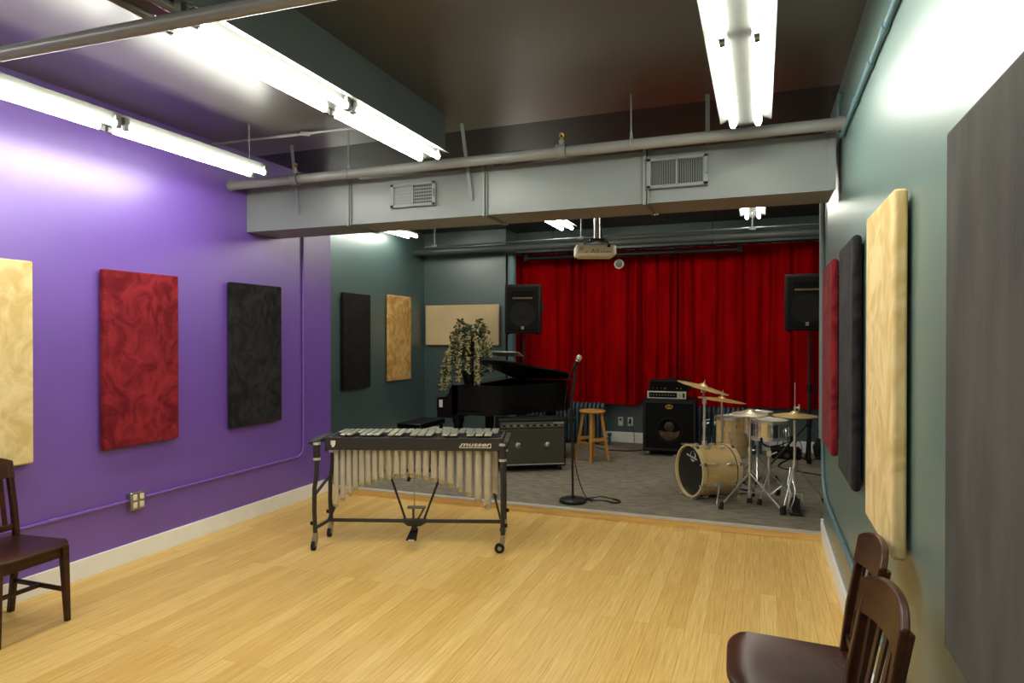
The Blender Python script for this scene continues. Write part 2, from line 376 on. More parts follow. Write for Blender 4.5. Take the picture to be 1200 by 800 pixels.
# stage pipes
tag(MB().cyl((SL, 8.7, 2.862), (SR, 8.7, 2.862), .05, n=20).build('heating_pipe', M['pipe_dark']), 'thick dark pipe under the stage ceiling above the curtain tops', 'pipe')
t = tag(MB().tube([(-4.2, 7.75, 2.79), (-2.0, 7.75, 2.80), (SR, 7.75, 2.81)], .011, 8).build('conduit', M['pipe_dark']), 'thin grey conduit under the stage ceiling behind the projector', 'conduit')
for xx in (-4.05, -2.05, -.09): MB().cyl((xx, 7.75, 2.79), (xx, 7.75, 3.19 if xx < -1 else 2.985), .010, n=8).box((xx, 7.75, 2.80), (.07, .035, .035)).build('drop', M['pipe_dark'], t)
tag(MB().cyl((0, 0, 0), (0, 0, 2.78), .062, n=24).build('column_pipe', M['pipe_blue'], loc=(-3.44, 9.02, ST)), 'light blue-grey upright pipe at the left edge of the red curtain', 'pipe')
t = tag(MB().cyl((-3.2, 9.0, 2.735), (-.25, 9.0, 2.735), .032, n=16).build('rolled_screen', M['black_m']), 'long black tube of a rolled up projection screen above the curtain', 'screen')
for xx in (-.25, -3.2): MB().bb((xx - .03, 8.96, 2.70), (xx + .03, 9.04, 2.78)).build('end_bracket', M['black_p'], t)
for xx in (-.6, -2.8): MB().cyl((xx, 9, 2.76), (xx, 9, 3.19), .006, n=8).build('hanger', M['black_p'], t)

# ------------------------------------------------------------------ fluorescent fixtures
def fixture(label, x, y0, y1, z, tube_m, group, lit=True, wing=.14, wings=(-1, 1)):
    L = y1 - y0; t = thing('fluorescent_light', label, 'light', (x, y1, z), 0, group)
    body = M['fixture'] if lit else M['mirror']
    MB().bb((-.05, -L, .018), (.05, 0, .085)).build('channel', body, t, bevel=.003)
    for s in (-1, 1):
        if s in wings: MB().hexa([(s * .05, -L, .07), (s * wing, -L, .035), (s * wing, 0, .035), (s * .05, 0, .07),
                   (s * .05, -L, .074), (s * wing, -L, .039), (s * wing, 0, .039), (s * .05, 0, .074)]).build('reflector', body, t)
        n = max(1, round(L / 1.22)); seg = L / n
        for k in range(n):
            a = -L + k * seg + .03; b = -L + (k + 1) * seg - .03
            MB().cyl((s * .068, a + .012, .012), (s * .068, b - .012, .012), .0185, n=12).build('tube', tube_m, t)
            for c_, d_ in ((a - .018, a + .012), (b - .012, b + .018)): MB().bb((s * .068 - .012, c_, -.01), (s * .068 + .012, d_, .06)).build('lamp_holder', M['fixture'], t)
    for yy in (-.12, -L + .3):
        c = MB()
        for i in range(int((CZ - z - .085) / .03) + 1):
            zz = .085 + i * .03
            if z + zz + .03 > CZ: break
            ring = [((.007 * math.cos(a) if i % 2 else 0), yy + (0 if i % 2 else .007 * math.cos(a)), zz + .016 + .018 * math.sin(a)) for a in [k * PI / 4 for k in range(9)]]
            c.tube(ring, .0022, 5)
        c.build('chain', M['steel'], t)
G1 = 'fluorescent lights over the room'
fixture('hanging double-tube light closest to the purple wall', -3.56, 1.55, 3.97, 2.82, M['tube'], G1, wings=(-1,))
fixture('lit double-tube light beneath the ceiling beam, left of centre', -2.13, 1.92, 4.03, 2.815, M['tube'], G1, wings=(1,))
fixture('unlit fixture above the near ceiling pipe, in line with the lit middle light', -2.13, -.5, 1.88, 2.815, M['tubeoff'], G1, lit=False)
fixture('double-tube light at the top right, closest to the teal wall', -.085, 1.6, 4.05, 2.815, M['tube'], G1)
fixture('double-tube light behind the viewer beside the purple wall', -3.56, -1.3, 1.1, 2.82, M['tube'], G1)
fixture('double-tube light behind the viewer beside the teal wall', -.085, -1.3, 1.1, 2.815, M['tube'], G1)
G2 = 'short lights over the stage'
fixture('short light over the stage at its left wall', -4.62, 5.8, 8.2, 3.0, M['tube_stage'], G2, wings=(1,))
fixture('short light over the stage left of the projector', -2.38, 5.9, 8.31, 3.0, M['tube_stage'], G2)
fixture('short light over the stage right of the projector above the drums', -.092, 6.6, 8.31, 3.0, M['tube_stage'], G2)

# ------------------------------------------------------------------ acoustic panels
def panel(label, side, a, b, z0, z1, m, group, front, wall, rnd=.012):
    """side L: faces +X, R: faces -X, B: faces -Y. front/wall = coordinates of face and of the wall."""
    t = thing('acoustic_panel', label, 'acoustic panel', ((wall if side != 'B' else (a + b) / 2), ((a + b) / 2 if side != 'B' else wall), z0), 0, group)
    d = front - wall; gap = .012 * (1 if d > 0 else -1)
    if side != 'B':
        MB().bb((gap, -(b - a) / 2, 0), (d, (b - a) / 2, z1 - z0)).build('fabric_panel', m, t, bevel=rnd, seg=4)
        MB().bb((0, -(b - a) / 2 + .08, .1), (gap * 1.4, (b - a) / 2 - .08, z1 - z0 - .1)).build('wall_batten', M['black_p'], t)
    else:
        MB().bb((-(b - a) / 2, gap, 0), ((b - a) / 2, d, z1 - z0)).build('fabric_panel', m, t, bevel=rnd, seg=4)
        MB().bb((-(b - a) / 2 + .08, 0, .1), ((b - a) / 2 - .08, gap * 1.4, z1 - z0 - .1)).build('wall_batten', M['black_p'], t)
GL, GR, GS = 'acoustic panels on the purple wall', 'acoustic panels on the right wall', 'acoustic panels around the stage'
F = LX + .055
panel('tan suede panel on the purple wall above the left chair', 'L', 2.06, 2.67, .83, 2.055, M['tan'], GL, F, LX)
panel('maroon suede panel in the middle of the purple wall', 'L', 3.12, 3.73, .83, 2.055, M['maroon'], GL, F, LX)
panel('black suede panel on the purple wall between maroon panel and duct', 'L', 4.25, 4.87, .83, 2.055, M['black_suede'], GL, F, LX)
panel('black-brown suede panel on the teal wall left of the stage', 'L', 6.82, 7.43, .93, 2.15, M['dark_suede'], GS, SL + .055, SL)
panel('golden suede panel on the teal wall left of the stage', 'L', 7.88, 8.5, .97, 2.18, M['tan_dark'], GS, SL + .055, SL)
panel('wide beige panel hung sideways behind the white flowers', 'B', -4.84, -3.62, 1.465, 2.075, M['tan_plain'], GS, BY - .055, BY)
F = .41
panel('large grey suede panel nearest the viewer on the right wall', 'R', 1.22, 1.822, .86, 2.085, M['grey_suede'], GR, F, RX)
panel('tan suede panel on the right wall above the dark chairs', 'R', 2.475, 3.075, .855, 2.09, M['tan'], GR, F, RX)
panel('black suede panel on the right wall between tan and maroon', 'R', 3.51, 4.10, .85, 2.09, M['black_suede'], GR, F, RX, .03)
panel('maroon suede panel farthest along the right wall by the drums', 'R', 4.51, 5.14, .85, 2.085, M['maroon'], GR, F, RX, .03)

# ------------------------------------------------------------------ wall outlets
t = thing('outlet_box', 'grey surface outlet box with four sockets low on the purple wall', 'outlet', (LX, 3.385, .37))
MB().bb((0, -.058, 0), (.042, .058, .125)).build('box', M['steel'], t, bevel=.004)
pl = MB().bb((.042, -.055, .003), (.046, .055, .122)).build('cover_plate', M['steel'], t, bevel=.002)
for yy in (-.027, .027):
    for zz in (.035, .09):
        s = MB().bb((.046, yy - .017, zz - .02), (.050, yy + .017, zz + .02)).build('socket', M['ivory'], pl, bevel=.004)
for xx, lab in ((-1.905, 'white wall outlet plate, left of the pair near the stool'), (-1.765, 'white wall outlet plate with a black plug, right of the pair near the stool')):
    t = thing('wall_outlet', lab, 'outlet', (xx, BY2, .30), 0)
    p = MB().bb((-.038, -.008, 0), (.038, 0, .13)).build('plate', M['ivory'], t, bevel=.003)
    for zz in (.04, .09): MB().bb((-.014, -.0095, zz - .014), (.014, -.008, zz + .014)).build('socket', M['dark_slot' if zz > .05 else 'white'], p)
    if xx > -1.8: MB().cyl((0, -.008, .06), (0, -.04, .055), .018, n=10).tube([(0, -.035, .055), (.02, -.05, .02), (.06, -.05, -.06), (.07, -.06, -.22)], .004, 6).build('plug', M['black_p'], p)

# ------------------------------------------------------------------ curtains
GROOVES = [(-2.83, .05, .02), (-2.60, .08, .022), (-2.46, .08, .02), (-2.38, .05, .016), (-2.12, .045, .018), (-1.76, .07, .02), (-1.58, .08, .024), (-1.36, .05, .018), (-1.17, .08, .022), (-1.0, .08, .024), (-.86, .05, .018), (-.55, .05, .02), (-.2, .06, .02), (.12, .05, .02), (.4, .06, .02), (.75, .06, .02)]
def curtain(label, x0, x1, z0, z1, y, amp, seed, dens=11):
    rnd = random.Random(seed); n = int((x1 - x0) * 90); m = 14
    ph = [rnd.uniform(0, 6.28) for _ in range(6)]
    f = [dens * rnd.uniform(.8, 1.25), dens * 1.9 * rnd.uniform(.9, 1.1), dens * .43, 3.1]
    V = []; Fs = []
    for layer in (0, 1):
        for j in range(m + 1):
            v = j / m; z = z1 + (z0 - z1) * v
            for i in range(n + 1):
                u = i / n; xx = x0 + (x1 - x0) * u
                e_ = .5 + .5 * math.sin(f[2] * 1.7 * xx + ph[5]) * math.sin(1.9 * xx + ph[4])
                a = amp * (.75 + .35 * v) * (.3 + 2.3 * e_ ** 3)
                w = math.sin(f[0] * 2 * xx + ph[0] + .35 * math.sin(2.2 * v + ph[3]))
                d = a * (.55 * w * abs(w) ** .4 + .28 * math.sin(f[1] * 2 * xx + ph[1]) + .35 * math.sin(f[2] * 2 * xx + ph[2] + v * .8))
                for gx, gd, gw in GROOVES: d += gd * math.exp(-((xx - gx - .01 * math.sin(3 * v + gx * 9)) / gw) ** 2)
                zz = z + (.008 * math.sin(f[3] * xx + ph[4]) * v) + (.003 * math.sin(f[0] * 2 * xx) * v)
                V.append((xx, y + d + layer * .006, zz))
    N = n + 1; O = (m + 1) * N
    for layer in (0, 1):
        o = layer * O
        for j in range(m):
            for i in range(n):
                Fs.append((o + j * N + i, o + j * N + i + 1, o + (j + 1) * N + i + 1, o + (j + 1) * N + i))
    for i in range(n):
        Fs.append((i, i + 1, O + i + 1, O + i)); k = m * N
        Fs.append((k + i, k + i + 1, O + k + i + 1, O + k + i))
    for j in range(m):
        for e in (0, n):
            Fs.append((j * N + e, (j + 1) * N + e, O + (j + 1) * N + e, O + j * N + e))
    xc = (x0 + x1) / 2
    mb = MB(Matrix.Translation((-xc, -y, -z0))); mb._add(V, Fs)
    return tag(mb.build('curtain', M['curtain'], smooth=80, loc=(xc, y, z0)), label, 'curtain', 'red curtains along the back wall')
curtain('leftmost red curtain, partly behind the left speaker', -3.5, -2.52, .615, 2.83, 9.28, .035, 3)
curtain('red curtain behind the microphone, between two dark folds', -2.515, -1.665, .63, 2.83, 9.26, .04, 11)
curtain('red curtain behind the bass amplifier', -1.66, -1.085, .64, 2.83, 9.29, .055, 5, 14)
curtain('rightmost and widest red curtain, behind the drum kit', -1.08, 1.2, .65, 2.83, 9.27, .035, 8)
t = tag(MB().cyl((-3.5, 9.3, 2.85), (SR, 9.3, 2.85), .014, n=10).build('curtain_rod', M['black_m']), 'black curtain rod along the top of the red curtains', 'rod')
for xx in (-3.3, -1.65, .1): MB().cyl((xx, 9.3, 2.85), (xx, BY2, 2.85), .008, n=8).cyl((xx, BY2 - .01, 2.85), (xx, BY2, 2.85), .03, n=12).build('bracket', M['black_m'], t)

# ------------------------------------------------------------------ radiators
def radiator(label, x0, x1, y, top):
    t = thing('radiator', label, 'radiator', ((x0 + x1) / 2, y, ST), 0, 'cast iron radiators under the curtains')
    n = int((x1 - x0) / .06); w = (x1 - x0) / n; h = top - ST
    for i in range(n):
        x = -(x1 - x0) / 2 + w * (i + .5); mb = MB()
        out = [(-.085, .05), (-.085, h - .06), (-.05, h - .012), (0, h), (.05, h - .012), (.085, h - .06), (.085, .05), (.06, .03), (-.06, .03)]
        mb.prism(out, -w * .33, w * .33, Matrix.Translation((x, 0, 0)) @ Matrix.Rotation(PI / 2, 4, 'Z') @ Matrix.Rotation(PI / 2, 4, 'X'))
        if i in (0, n - 1):
            for yy in (-.06, .06): mb.cyl((x, yy, 0), (x, yy, .06), .022, .028, n=8)
        mb.build('section', M['radiator'], t, bevel=.014, seg=2)
    MB().cyl((-(x1 - x0) / 2, 0, .09), ((x1 - x0) / 2 + .06, 0, .09), .022, n=10).cyl((-(x1 - x0) / 2, 0, h - .09), ((x1 - x0) / 2, 0, h - .09), .022, n=10).build('header_pipe', M['radiator'], t)
    MB().cyl(((x1 - x0) / 2 + .06, 0, 0), ((x1 - x0) / 2 + .06, 0, .14), .018, n=10).cyl(((x1 - x0) / 2 + .06, 0, .13), ((x1 - x0) / 2 + .06, 0, .17), .03, n=10).build('valve', M['radiator'], t)
radiator('dark teal radiator behind the wooden stool', -3.15, -2.06, 9.13, .66)
radiator('dark teal radiator beside the bass speaker cabinet behind the drums', -.86, -.06, 9.13, .66)

# ------------------------------------------------------------------ ceiling projector
t = thing('projector', 'cream ceiling projector with sockets on its back, hung over the stage', 'projector', (-1.475, 6.08, 2.36), R(20))
MB().prism([(-.185, -.13), (.16, -.13), (.19, -.09), (.19, .12), (.15, .15), (-.15, .15), (-.19, .12), (-.19, -.09)], 0, .095).build('housing', M['proj'], t, bevel=.015, seg=3)
MB().prism([(-.16, -.11), (.14, -.11), (.165, -.07), (.16, .1), (-.16, .1), (-.165, -.07)], -.014, .001).build('base_plate', M['proj'], t, bevel=.004)
mb = MB()
for i, xx in enumerate((-.09, -.04, -.02, .0, .02, .05, .075, .1, .125)): mb.bb((xx - .006, -.133, .022), (xx + .006, -.129, .03))
for xx in (-.03, .01): mb.bb((xx - .01, -.133, .04), (xx + .01, -.129, .048))
mb.bb((.10, -.133, .07), (.13, -.129, .09)).build('sockets', M['dark_slot'], t)
mb = MB()
for i in range(4):
    for j in range(4): mb.bb((-.155 + j * .009, -.132, .04 + i * .009), (-.15 + j * .009, -.129, .045 + i * .009))
mb.build('vent_holes', M['dark_slot'], t)
MB().cyl((.02, 0, .16), (.02, 0, CZ - 2.36), .03, n=20).cyl((.02, 0, CZ - 2.36 - .02), (.02, 0, CZ - 2.36), .09, n=24).build('mounting_pole', M['steel'], t)
br = MB().bb((-.05, -.05, .14), (.09, .05, .165))
for a in ((-.12, -.09), (.14, -.09), (-.12, .1), (.14, .1)): br.tube([(.02, 0, .15), (a[0] * .7, a[1] * .7, .125), (a[0], a[1], .092)], .007, 6)
br.build('bracket', M['black_m'], t)
MB().tube([(.05, -.02, .3), (.06, -.05, .17), (.1, -.12, .13), (.115, -.145, .095), (.115, -.132, .08)], .006, 8).build('cable', M['black_p'], t)
t = thing('round_speaker', 'small round pale grille on the curtain just below the projector', 'speaker', (-1.87, 9.17, 2.62))
MB().lathe([(.062, 0), (.068, .01), (.068, .03), (.06, .036)], 28, Matrix.Rotation(PI / 2, 4, 'X')).build('ring', M['ivory'], t)
MB().lathe([(.053, .03), (.05, .04), (.001, .043)], 28, Matrix.Rotation(PI / 2, 4, 'X')).build('grille', M['panel_grey'], t)
MB().cyl((0, .0, 0), (0, .04, .0), .03, n=10).tube([(0, .02, 0), (.0, .02, .2), (0, .13, .235)], .004, 6).build('bracket', M['black_m'], t)

# ------------------------------------------------------------------ PA speakers and stands
def pa(label, loc, rz):
    t = thing('loudspeaker', label, 'speaker', loc, rz, 'black loudspeakers on stands')
    w, h = .245, .66
    MB().prism([(-w, -.16), (w, -.16), (w, .06), (.15, .2), (-.15, .2), (-w, .06)], 0, h).build('cabinet', M['black_p'], t, bevel=.018, seg=3)
    MB().bb((-w + .035, -.172, .035), (w - .035, -.158, h - .035)).build('grille', M['grille'], t, bevel=.012, seg=3)
    T = Matrix.Translation((0, -.172, .25)) @ Matrix.Rotation(PI / 2, 4, 'X')
    MB().lathe([(.165, -.004), (.172, .002), (.165, .004), (.155, .002)], 36, T).lathe([(.05, -.002), (.045, .006), (.001, .009)], 24, T).build('woofer_ring', M['cone_black'], t)
    MB().bb((-.15, -.178, .46), (.15, -.168, .57)).build('horn_opening', M['dark_slot'], t, bevel=.01)
    MB().bb((-.135, -.182, .462), (.135, -.176, .485)).build('horn_lip', M['brown_inner'], t, bevel=.003)
    lg = MB().bb((-.018, -.176, .055), (.018, -.171, .095)).build('badge', M['steel'], t, bevel=.002)
    text_part('badge_letter', 'K', .032, .001, M['black_p'], lg, Matrix.Translation((0, -.1775, .075)) @ Matrix.Rotation(PI / 2, 4, 'X'))
    for s in (-.2, .2): MB().box((s, -.1, -.008), (.03, .03, .02)).build('rubber_foot', M['rubber'], t)
    MB().bb((w, -.04, .3), (w + .018, .04, .42)).build('handle', M['black_m'], t, bevel=.006)
def spk_stand(label, x, y, top, rz):
    t = thing('speaker_stand', label, 'stand', (x, y, ST), rz, 'black tripod speaker stands')
    MB().cyl((0, 0, .04), (0, 0, .95), .021, n=14).build('lower_pole', M['black_m'], t)
    MB().cyl((0, 0, .9), (0, 0, top - ST), .016, n=14).build('upper_pole', M['black_m'], t)
    MB().cyl((0, 0, .87), (0, 0, .97), .028, n=14).cyl((0, 0, .92), (.07, 0, .92), .007, n=8).cyl((.065, 0, .9), (.065, 0, .94), .014, n=8).build('locking_collar', M['black_p'], t)
    MB().cyl((0, 0, .47), (0, 0, .55), .03, n=14).build('leg_hub', M['black_p'], t)
    MB().cyl((0, 0, .03), (0, 0, .1), .028, n=14).build('brace_hub', M['black_p'], t)
    for k in range(3):
        a = R(90 + 120 * k); c, s = math.cos(a), math.sin(a)
        l = MB().cyl((.03 * c, .03 * s, .5), (.52 * c, .52 * s, .012), .012, n=8).build('leg', M['black_m'], t)
        MB().cyl((.5 * c, .5 * s, 0), (.53 * c, .53 * s, .04), .018, n=8).build('rubber_foot', M['rubber'], l)
        MB().cyl((.03 * c, .03 * s, .07), (.3 * c, .3 * s, .232), .008, n=6).build('brace', M['black_m'], t)
pa('black loudspeaker on the left stand above the piano', (-3.035, 8.42, 1.64), R(14))
spk_stand('black stand of the left loudspeaker behind the piano', -3.035, 8.42, 1.632, 0)
pa('black loudspeaker on the right stand above the drum kit', (.51, 8.48, 1.67), R(-2))
spk_stand('black tripod stand of the right loudspeaker behind the hi-hat', .54, 8.48, 1.662, R(0))

# ------------------------------------------------------------------ bass cabinet, head, rack
bc = (-1.10, 8.76)
t = thing('bass_cabinet', 'large black bass speaker cabinet with an amber cone behind the grille', 'speaker', (bc[0], bc[1], ST), R(2))
w, h, d = .335, .70, .25
MB().bb((-w, -d, .06), (w, d, h + .03)).build('cabinet', M['tolex'], t, bevel=.012, seg=2)
mb = MB(); e = .025
for a, b in (((-w + .01, -w + .01 + e), (.08, h + .01)), ((w - .01 - e, w - .01), (.08, h + .01))): mb.bb((a[0], -d - .012, b[0]), (a[1], -d, b[1]))
mb.bb((-w + .01, -d - .012, h - .015), (w - .01, -d, h + .01)).bb((-w + .01, -d - .012, .08), (w - .01, -d, .1))
mb.build('front_frame', M['black_m'], t, bevel=.003)
MB().bb((-w + .03, -d - .006, .1), (w - .03, -d, h - .015)).build('grille', M['grille'], t)
T = Matrix.Translation((0, -d - .006, .34)) @ Matrix.Rotation(PI / 2, 4, 'X')
MB().lathe([(.165, 0), (.165, .004), (.15, .004), (.15, 0)], 40, T).build('speaker_ring', M['tolex'], t)
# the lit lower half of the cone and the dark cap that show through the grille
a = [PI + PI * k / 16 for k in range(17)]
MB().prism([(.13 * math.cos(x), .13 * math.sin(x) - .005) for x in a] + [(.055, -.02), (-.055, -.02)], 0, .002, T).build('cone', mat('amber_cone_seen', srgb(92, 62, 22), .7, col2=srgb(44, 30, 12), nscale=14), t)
MB().lathe([(.062, 0), (.055, .008), (.001, .02)], 28, T @ Matrix.Translation((0, .045, 0))).build('dust_cap', M['panel_grey'] if False else M['frame_dark'], t)
lg = MB().lathe([(.05, 0), (.047, .004), (.001, .004)], 28, Matrix.Translation((0, -d - .012, .64)) @ Matrix.Rotation(PI / 2, 4, 'X') @ Matrix.Scale(.62, 4, (0, 1, 0))).build('oval_badge', M['gold'], t)
text_part('badge_letters', 'SWR', .036, .001, M['black_p'], lg, Matrix.Translation((0, -d - .0175, .64)) @ Matrix.Rotation(PI / 2, 4, 'X'), bold=.001)
for sx in (-1, 1):
    for sy in (-1, 1):
        c = MB().cyl((sx * .27 - .012, sy * .19, .03), (sx * .27 + .012, sy * .19, .03), .03, n=14).build('caster', M['steel'], t)
        MB().bb((sx * .27 - .018, sy * .19 - .02, .035), (sx * .27 + .018, sy * .19 + .02, .062)).build('fork', M['steel'], c)
    MB().bb((sx * w, -.07, .48), (sx * (w + .006), .07, .6)).build('side_handle', M['black_m'], t, bevel=.003)
zt = ST + h + .03
t = thing('amplifier_head', 'silver-fronted bass amplifier head lying on the black speaker cabinet', 'amplifier', (bc[0] - .035, bc[1] - .03, zt), R(2))
MB().bb((-.24, -.19, .014), (.24, .17, .1)).build('case', M['black_m'], t, bevel=.004)
fp = MB().bb((-.245, -.2, .01), (.245, -.188, .105)).build('front_panel', M['silver_panel'], t, bevel=.003)
MB().bb((-.222, -.203, .026), (.13, -.2, .088)).build('control_strip', M['dark_slot'], fp)
for i in range(9): MB().cyl((-.2 + i * .037, -.203, .057), (-.2 + i * .037, -.216, .057), .010, n=10).build('knob', M['panel_grey'], fp)
MB().cyl((.165, -.2, .057), (.165, -.212, .057), .016, n=14).build('volume_knob', M['steel'], fp)
MB().bb((.2, -.205, .03), (.225, -.199, .085)).build('power_switch', M['black_p'], fp)
for s in (-.2, .2): MB().cyl((s, -.15, 0), (s, -.15, .016), .015, n=10).cyl((s, .13, 0), (s, .13, .016), .015, n=10).build('foot', M['rubber'], t)
t = thing('effects_rack', 'small black rack case on top of the silver amplifier head', 'rack', (bc[0] - .01, bc[1] - .0, zt + .105), R(2))
MB().bb((-.26, -.17, 0), (.26, .17, .135)).build('case', M['tolex'], t, bevel=.008)
fp = MB().bb((-.235, -.176, .015), (.235, -.168, .12)).build('front_panel', M['dark_slot'], t)
for i in range(6): MB().cyl((-.2 + i * .05 + (.1 if i > 3 else 0), -.176, .035), (-.2 + i * .05 + (.1 if i > 3 else 0), -.186, .035), .008, n=8).build('knob', M['red_led'] if i < 3 else M['gold'], fp)
MB().tube([(-.06, 0, .135), (-.05, 0, .16), (.05, 0, .16), (.06, 0, .135)], .008, 8).build('handle', M['black_p'], t)

# ------------------------------------------------------------------ combo amplifier
t = thing('combo_amplifier', 'wide grey-fronted combo amplifier on wheels between vibraphone and microphone', 'amplifier', (-2.50, 7.15, ST), R(30))
w, h, d = .39, .60, .15
MB().bb((-w, -d, .055), (w, d, h)).build('cabinet', M['tolex'], t, bevel=.014, seg=2)
MB().bb((-w + .022, -d - .006, .09), (w - .022, -d, h - .115)).build('grille', M['grille_grey'], t, bevel=.003)
cp = MB().bb((-w + .022, -d - .01, h - .10), (w - .022, -d, h - .035)).build('control_panel', M['panel_grey'], t, bevel=.002)
for i in range(16):
    xx = -w + .06 + i * .041 + (.02 if i > 5 else 0)
    MB().cyl((xx, -d - .01, h - .072), (xx, -d - .024, h - .072), .011, n=10).cyl((xx, -d - .024, h - .072), (xx, -d - .028, h - .072), .006, n=8).build('knob', M['steel'] if i % 2 else M['dark_slot'], cp)
MB().bb((.24, -d - .012, h - .052), (w - .03, -d - .009, h - .042)).build('name_strip', M['silver_panel'], cp)
MB().bb((-w + .022, -d - .012, .08), (w - .022, -d - .004, .09)).build('chrome_strip', M['silver_panel'], t)
MB().bb((-w + .022, -d - .01, h - .125), (w - .022, -d - .003, h - .112)).build('panel_strip', M['panel_grey'], t)
for s in (-.17, .17):
    MB().lathe([(.038, 0), (.03, .012), (.012, .02), (.001, .021)], 24, Matrix.Translation((s, -d - .006, .30)) @ Matrix.Rotation(PI / 2, 4, 'X')).build('dust_cap', M['steel'], t)
    for sy in (-.09, .09):
        c = MB().cyl((s * 2 - .01, sy, .026), (s * 2 + .01, sy, .026), .026, n=14).build('caster', M['rubber'], t)
        MB().bb((s * 2 - .016, sy - .014, .03), (s * 2 + .016, sy + .014, .056)).build('fork', M['steel'], c)
MB().tube([(-.08, 0, h), (-.075, 0, h + .02), (.075, 0, h + .02), (.08, 0, h)], .009, 8).build('top_handle', M['black_p'], t)

# ------------------------------------------------------------------ stool
t = thing('wooden_stool', 'round honey-coloured wooden stool in front of the radiator', 'stool', (-1.955, 7.93, ST), R(8))
MB().lathe([(.001, .59), (.13, .59), (.158, .6), (.165, .612), (.158, .625), (.13, .63), (.001, .628)], 40).build('seat', M['stool'], t)
lp = []
for k in range(4):
    a = R(-90 + 90 * k + 0); c, s = math.cos(a), math.sin(a)
    lp.append((c, s)); p0 = Vector((.11 * c, .11 * s, .59)); p1 = Vector((.205 * c, .205 * s, 0))
    MB(Matrix()).tube([p1, p0], [.019, .02], 8).build('leg', M['stool'], t)
for k in range(4):
    z = .22 if k % 2 else .27; f = .205 - (.095 * z / .59)
    c, s = lp[k]; c2, s2 = lp[(k + 1) % 4]
    MB().box(((c + c2) / 2 * f, (s + s2) / 2 * f, z), (f * 1.414, .018, .04), math.atan2(s2 - s, c2 - c)).build('stretcher', M['stool'], t, bevel=.004)

# ------------------------------------------------------------------ microphone stand, microphone, cable
t = thing('microphone_stand', 'black microphone stand with a round base near the stage edge', 'stand', (-1.63, 5.865, ST))
MB().lathe([(.125, 0), (.127, .012), (.122, .028), (.11, .034), (.02, .038), (.018, .06), (.001, .06)], 40).build('base', M['black_m'], t)
MB().cyl((0, 0, .05), (-.008, 0, .80), .0115, n=12).build('pole', M['black_m'], t)
MB().cyl((-.008, 0, .74), (-.01, 0, .86), .019, n=12).cyl((-.05, 0, .775), (.02, 0, .785), .008, n=8).cyl((-.064, 0, .765), (-.064, 0, .79), .013, n=10).build('clutch', M['black_p'], t)
MB().cyl((-.03, 0, .76), (.022, .0, 1.20), .014, n=12).build('boom', M['black_m'], t)
MB().cyl((.022, 0, 1.19), (.026, 0, 1.245), .008, n=10).cyl((.018, 0, 1.22), (.034, 0, 1.25), .013, n=10).build('clip', M['black_p'], t)
t = thing('microphone', 'black handheld microphone with a silver ball grille, clipped on the stand', 'microphone', (-1.63 + .018, 5.865, ST + 1.262))
dv = Vector((.045, .0, .085)).normalized()
MB().tube([dv * -.06 - Vector((.0, 0, 0)), dv * .055], [.011, .018], 14).build('handle', M['black_p'], t)
MB().tube([dv * .055, dv * .066], .023, 14).build('collar', M['steel'], t)
TT = Matrix.Translation(dv * .09) @ dv.to_track_quat('Z', 'Y').to_matrix().to_4x4()
MB().lathe([(.001, -.026)] + [(.027 * math.sin(a), -.027 * math.cos(a)) for a in [PI * k / 10 for k in range(1, 10)]] + [(.001, .027)], 20, TT).build('ball_grille', M['silver_panel'], t)
cp = [(-1.655, 5.865, 1.27), (-1.665, 5.85, 1.20), (-1.69, 5.845, 1.05), (-1.70, 5.845, .94), (-1.67, 5.845, .84), (-1.615, 5.845, .70), (-1.61, 5.84, .5), (-1.575, 5.85, .3), (-1.52, 5.87, .14), (-1.46, 5.89, .075)]
for k in range(34):
    a = k * .62; rr = .10 + .02 * math.sin(k * 1.3); cp.append((-1.38 + (rr + .05) * math.cos(a + 2.6), 6.0 + rr * math.sin(a + 2.6) * .8, .066 + .004 * (k % 5)))
mb = MB()
cu = bpy.data.curves.new('tmp', 'CURVE')
def smooth_path(P, n=4):
    out = []; P = [Vector(p) for p in P]
    for i in range(len(P) - 1):
        p0, p1, p2, p3 = P[max(i - 1, 0)], P[i], P[i + 1], P[min(i + 2, len(P) - 1)]
        for k in range(n):
            s = k / n
            out.append(.5 * ((2 * p1) + (p2 - p0) * s + (2 * p0 - 5 * p1 + 4 * p2 - p3) * s * s + (-p0 + 3 * p1 - 3 * p2 + p3) * s ** 3))
    return out + [P[-1]]
bpy.data.curves.remove(cu)
tag(MB().tube(smooth_path(cp), .0042, 6).build('microphone_cable', M['black_p']), 'black cable falling from the microphone and coiled beside the stand base', 'cable')

# ------------------------------------------------------------------ grand piano
px0, py0 = -3.52, 6.93
t = thing('grand_piano', 'black baby grand piano with its lid slightly raised, under the flowers', 'piano', (px0, py0, ST))
def out_piano(inset=0):
    o = []
    P = [(0, 0), (.5, 0), (.62, .02), (.74, .10), (.84, .26), (.92, .44), (1.02, .58), (1.12, .68), (1.2, .80), (1.24, .95), (1.24, 1.15), (1.18, 1.33), (1.05, 1.42), (0, 1.42)]
    cx, cy = .55, .75
    for x, y in P:
        o.append((x + (cx - x) * inset, y + (cy - y) * inset))
    return o
rim = out_piano()
def ring(mb, a, b, z0, z1):
    n = len(a)
    V = [(x, y, z0) for x, y in a] + [(x, y, z0) for x, y in b] + [(x, y, z1) for x, y in a] + [(x, y, z1) for x, y in b]
    Fs = []
    for i in range(n):
        j = (i + 1) % n
        Fs += [(i, j, 2 * n + j, 2 * n + i), (n + i, n + j, 3 * n + j, 3 * n + i), (i, j, n + j, n + i), (2 * n + i, 2 * n + j, 3 * n + j, 3 * n + i)]
    mb._add(V, Fs)
body = [(x + .12 if x < .1 else x, y) for x, y in rim]
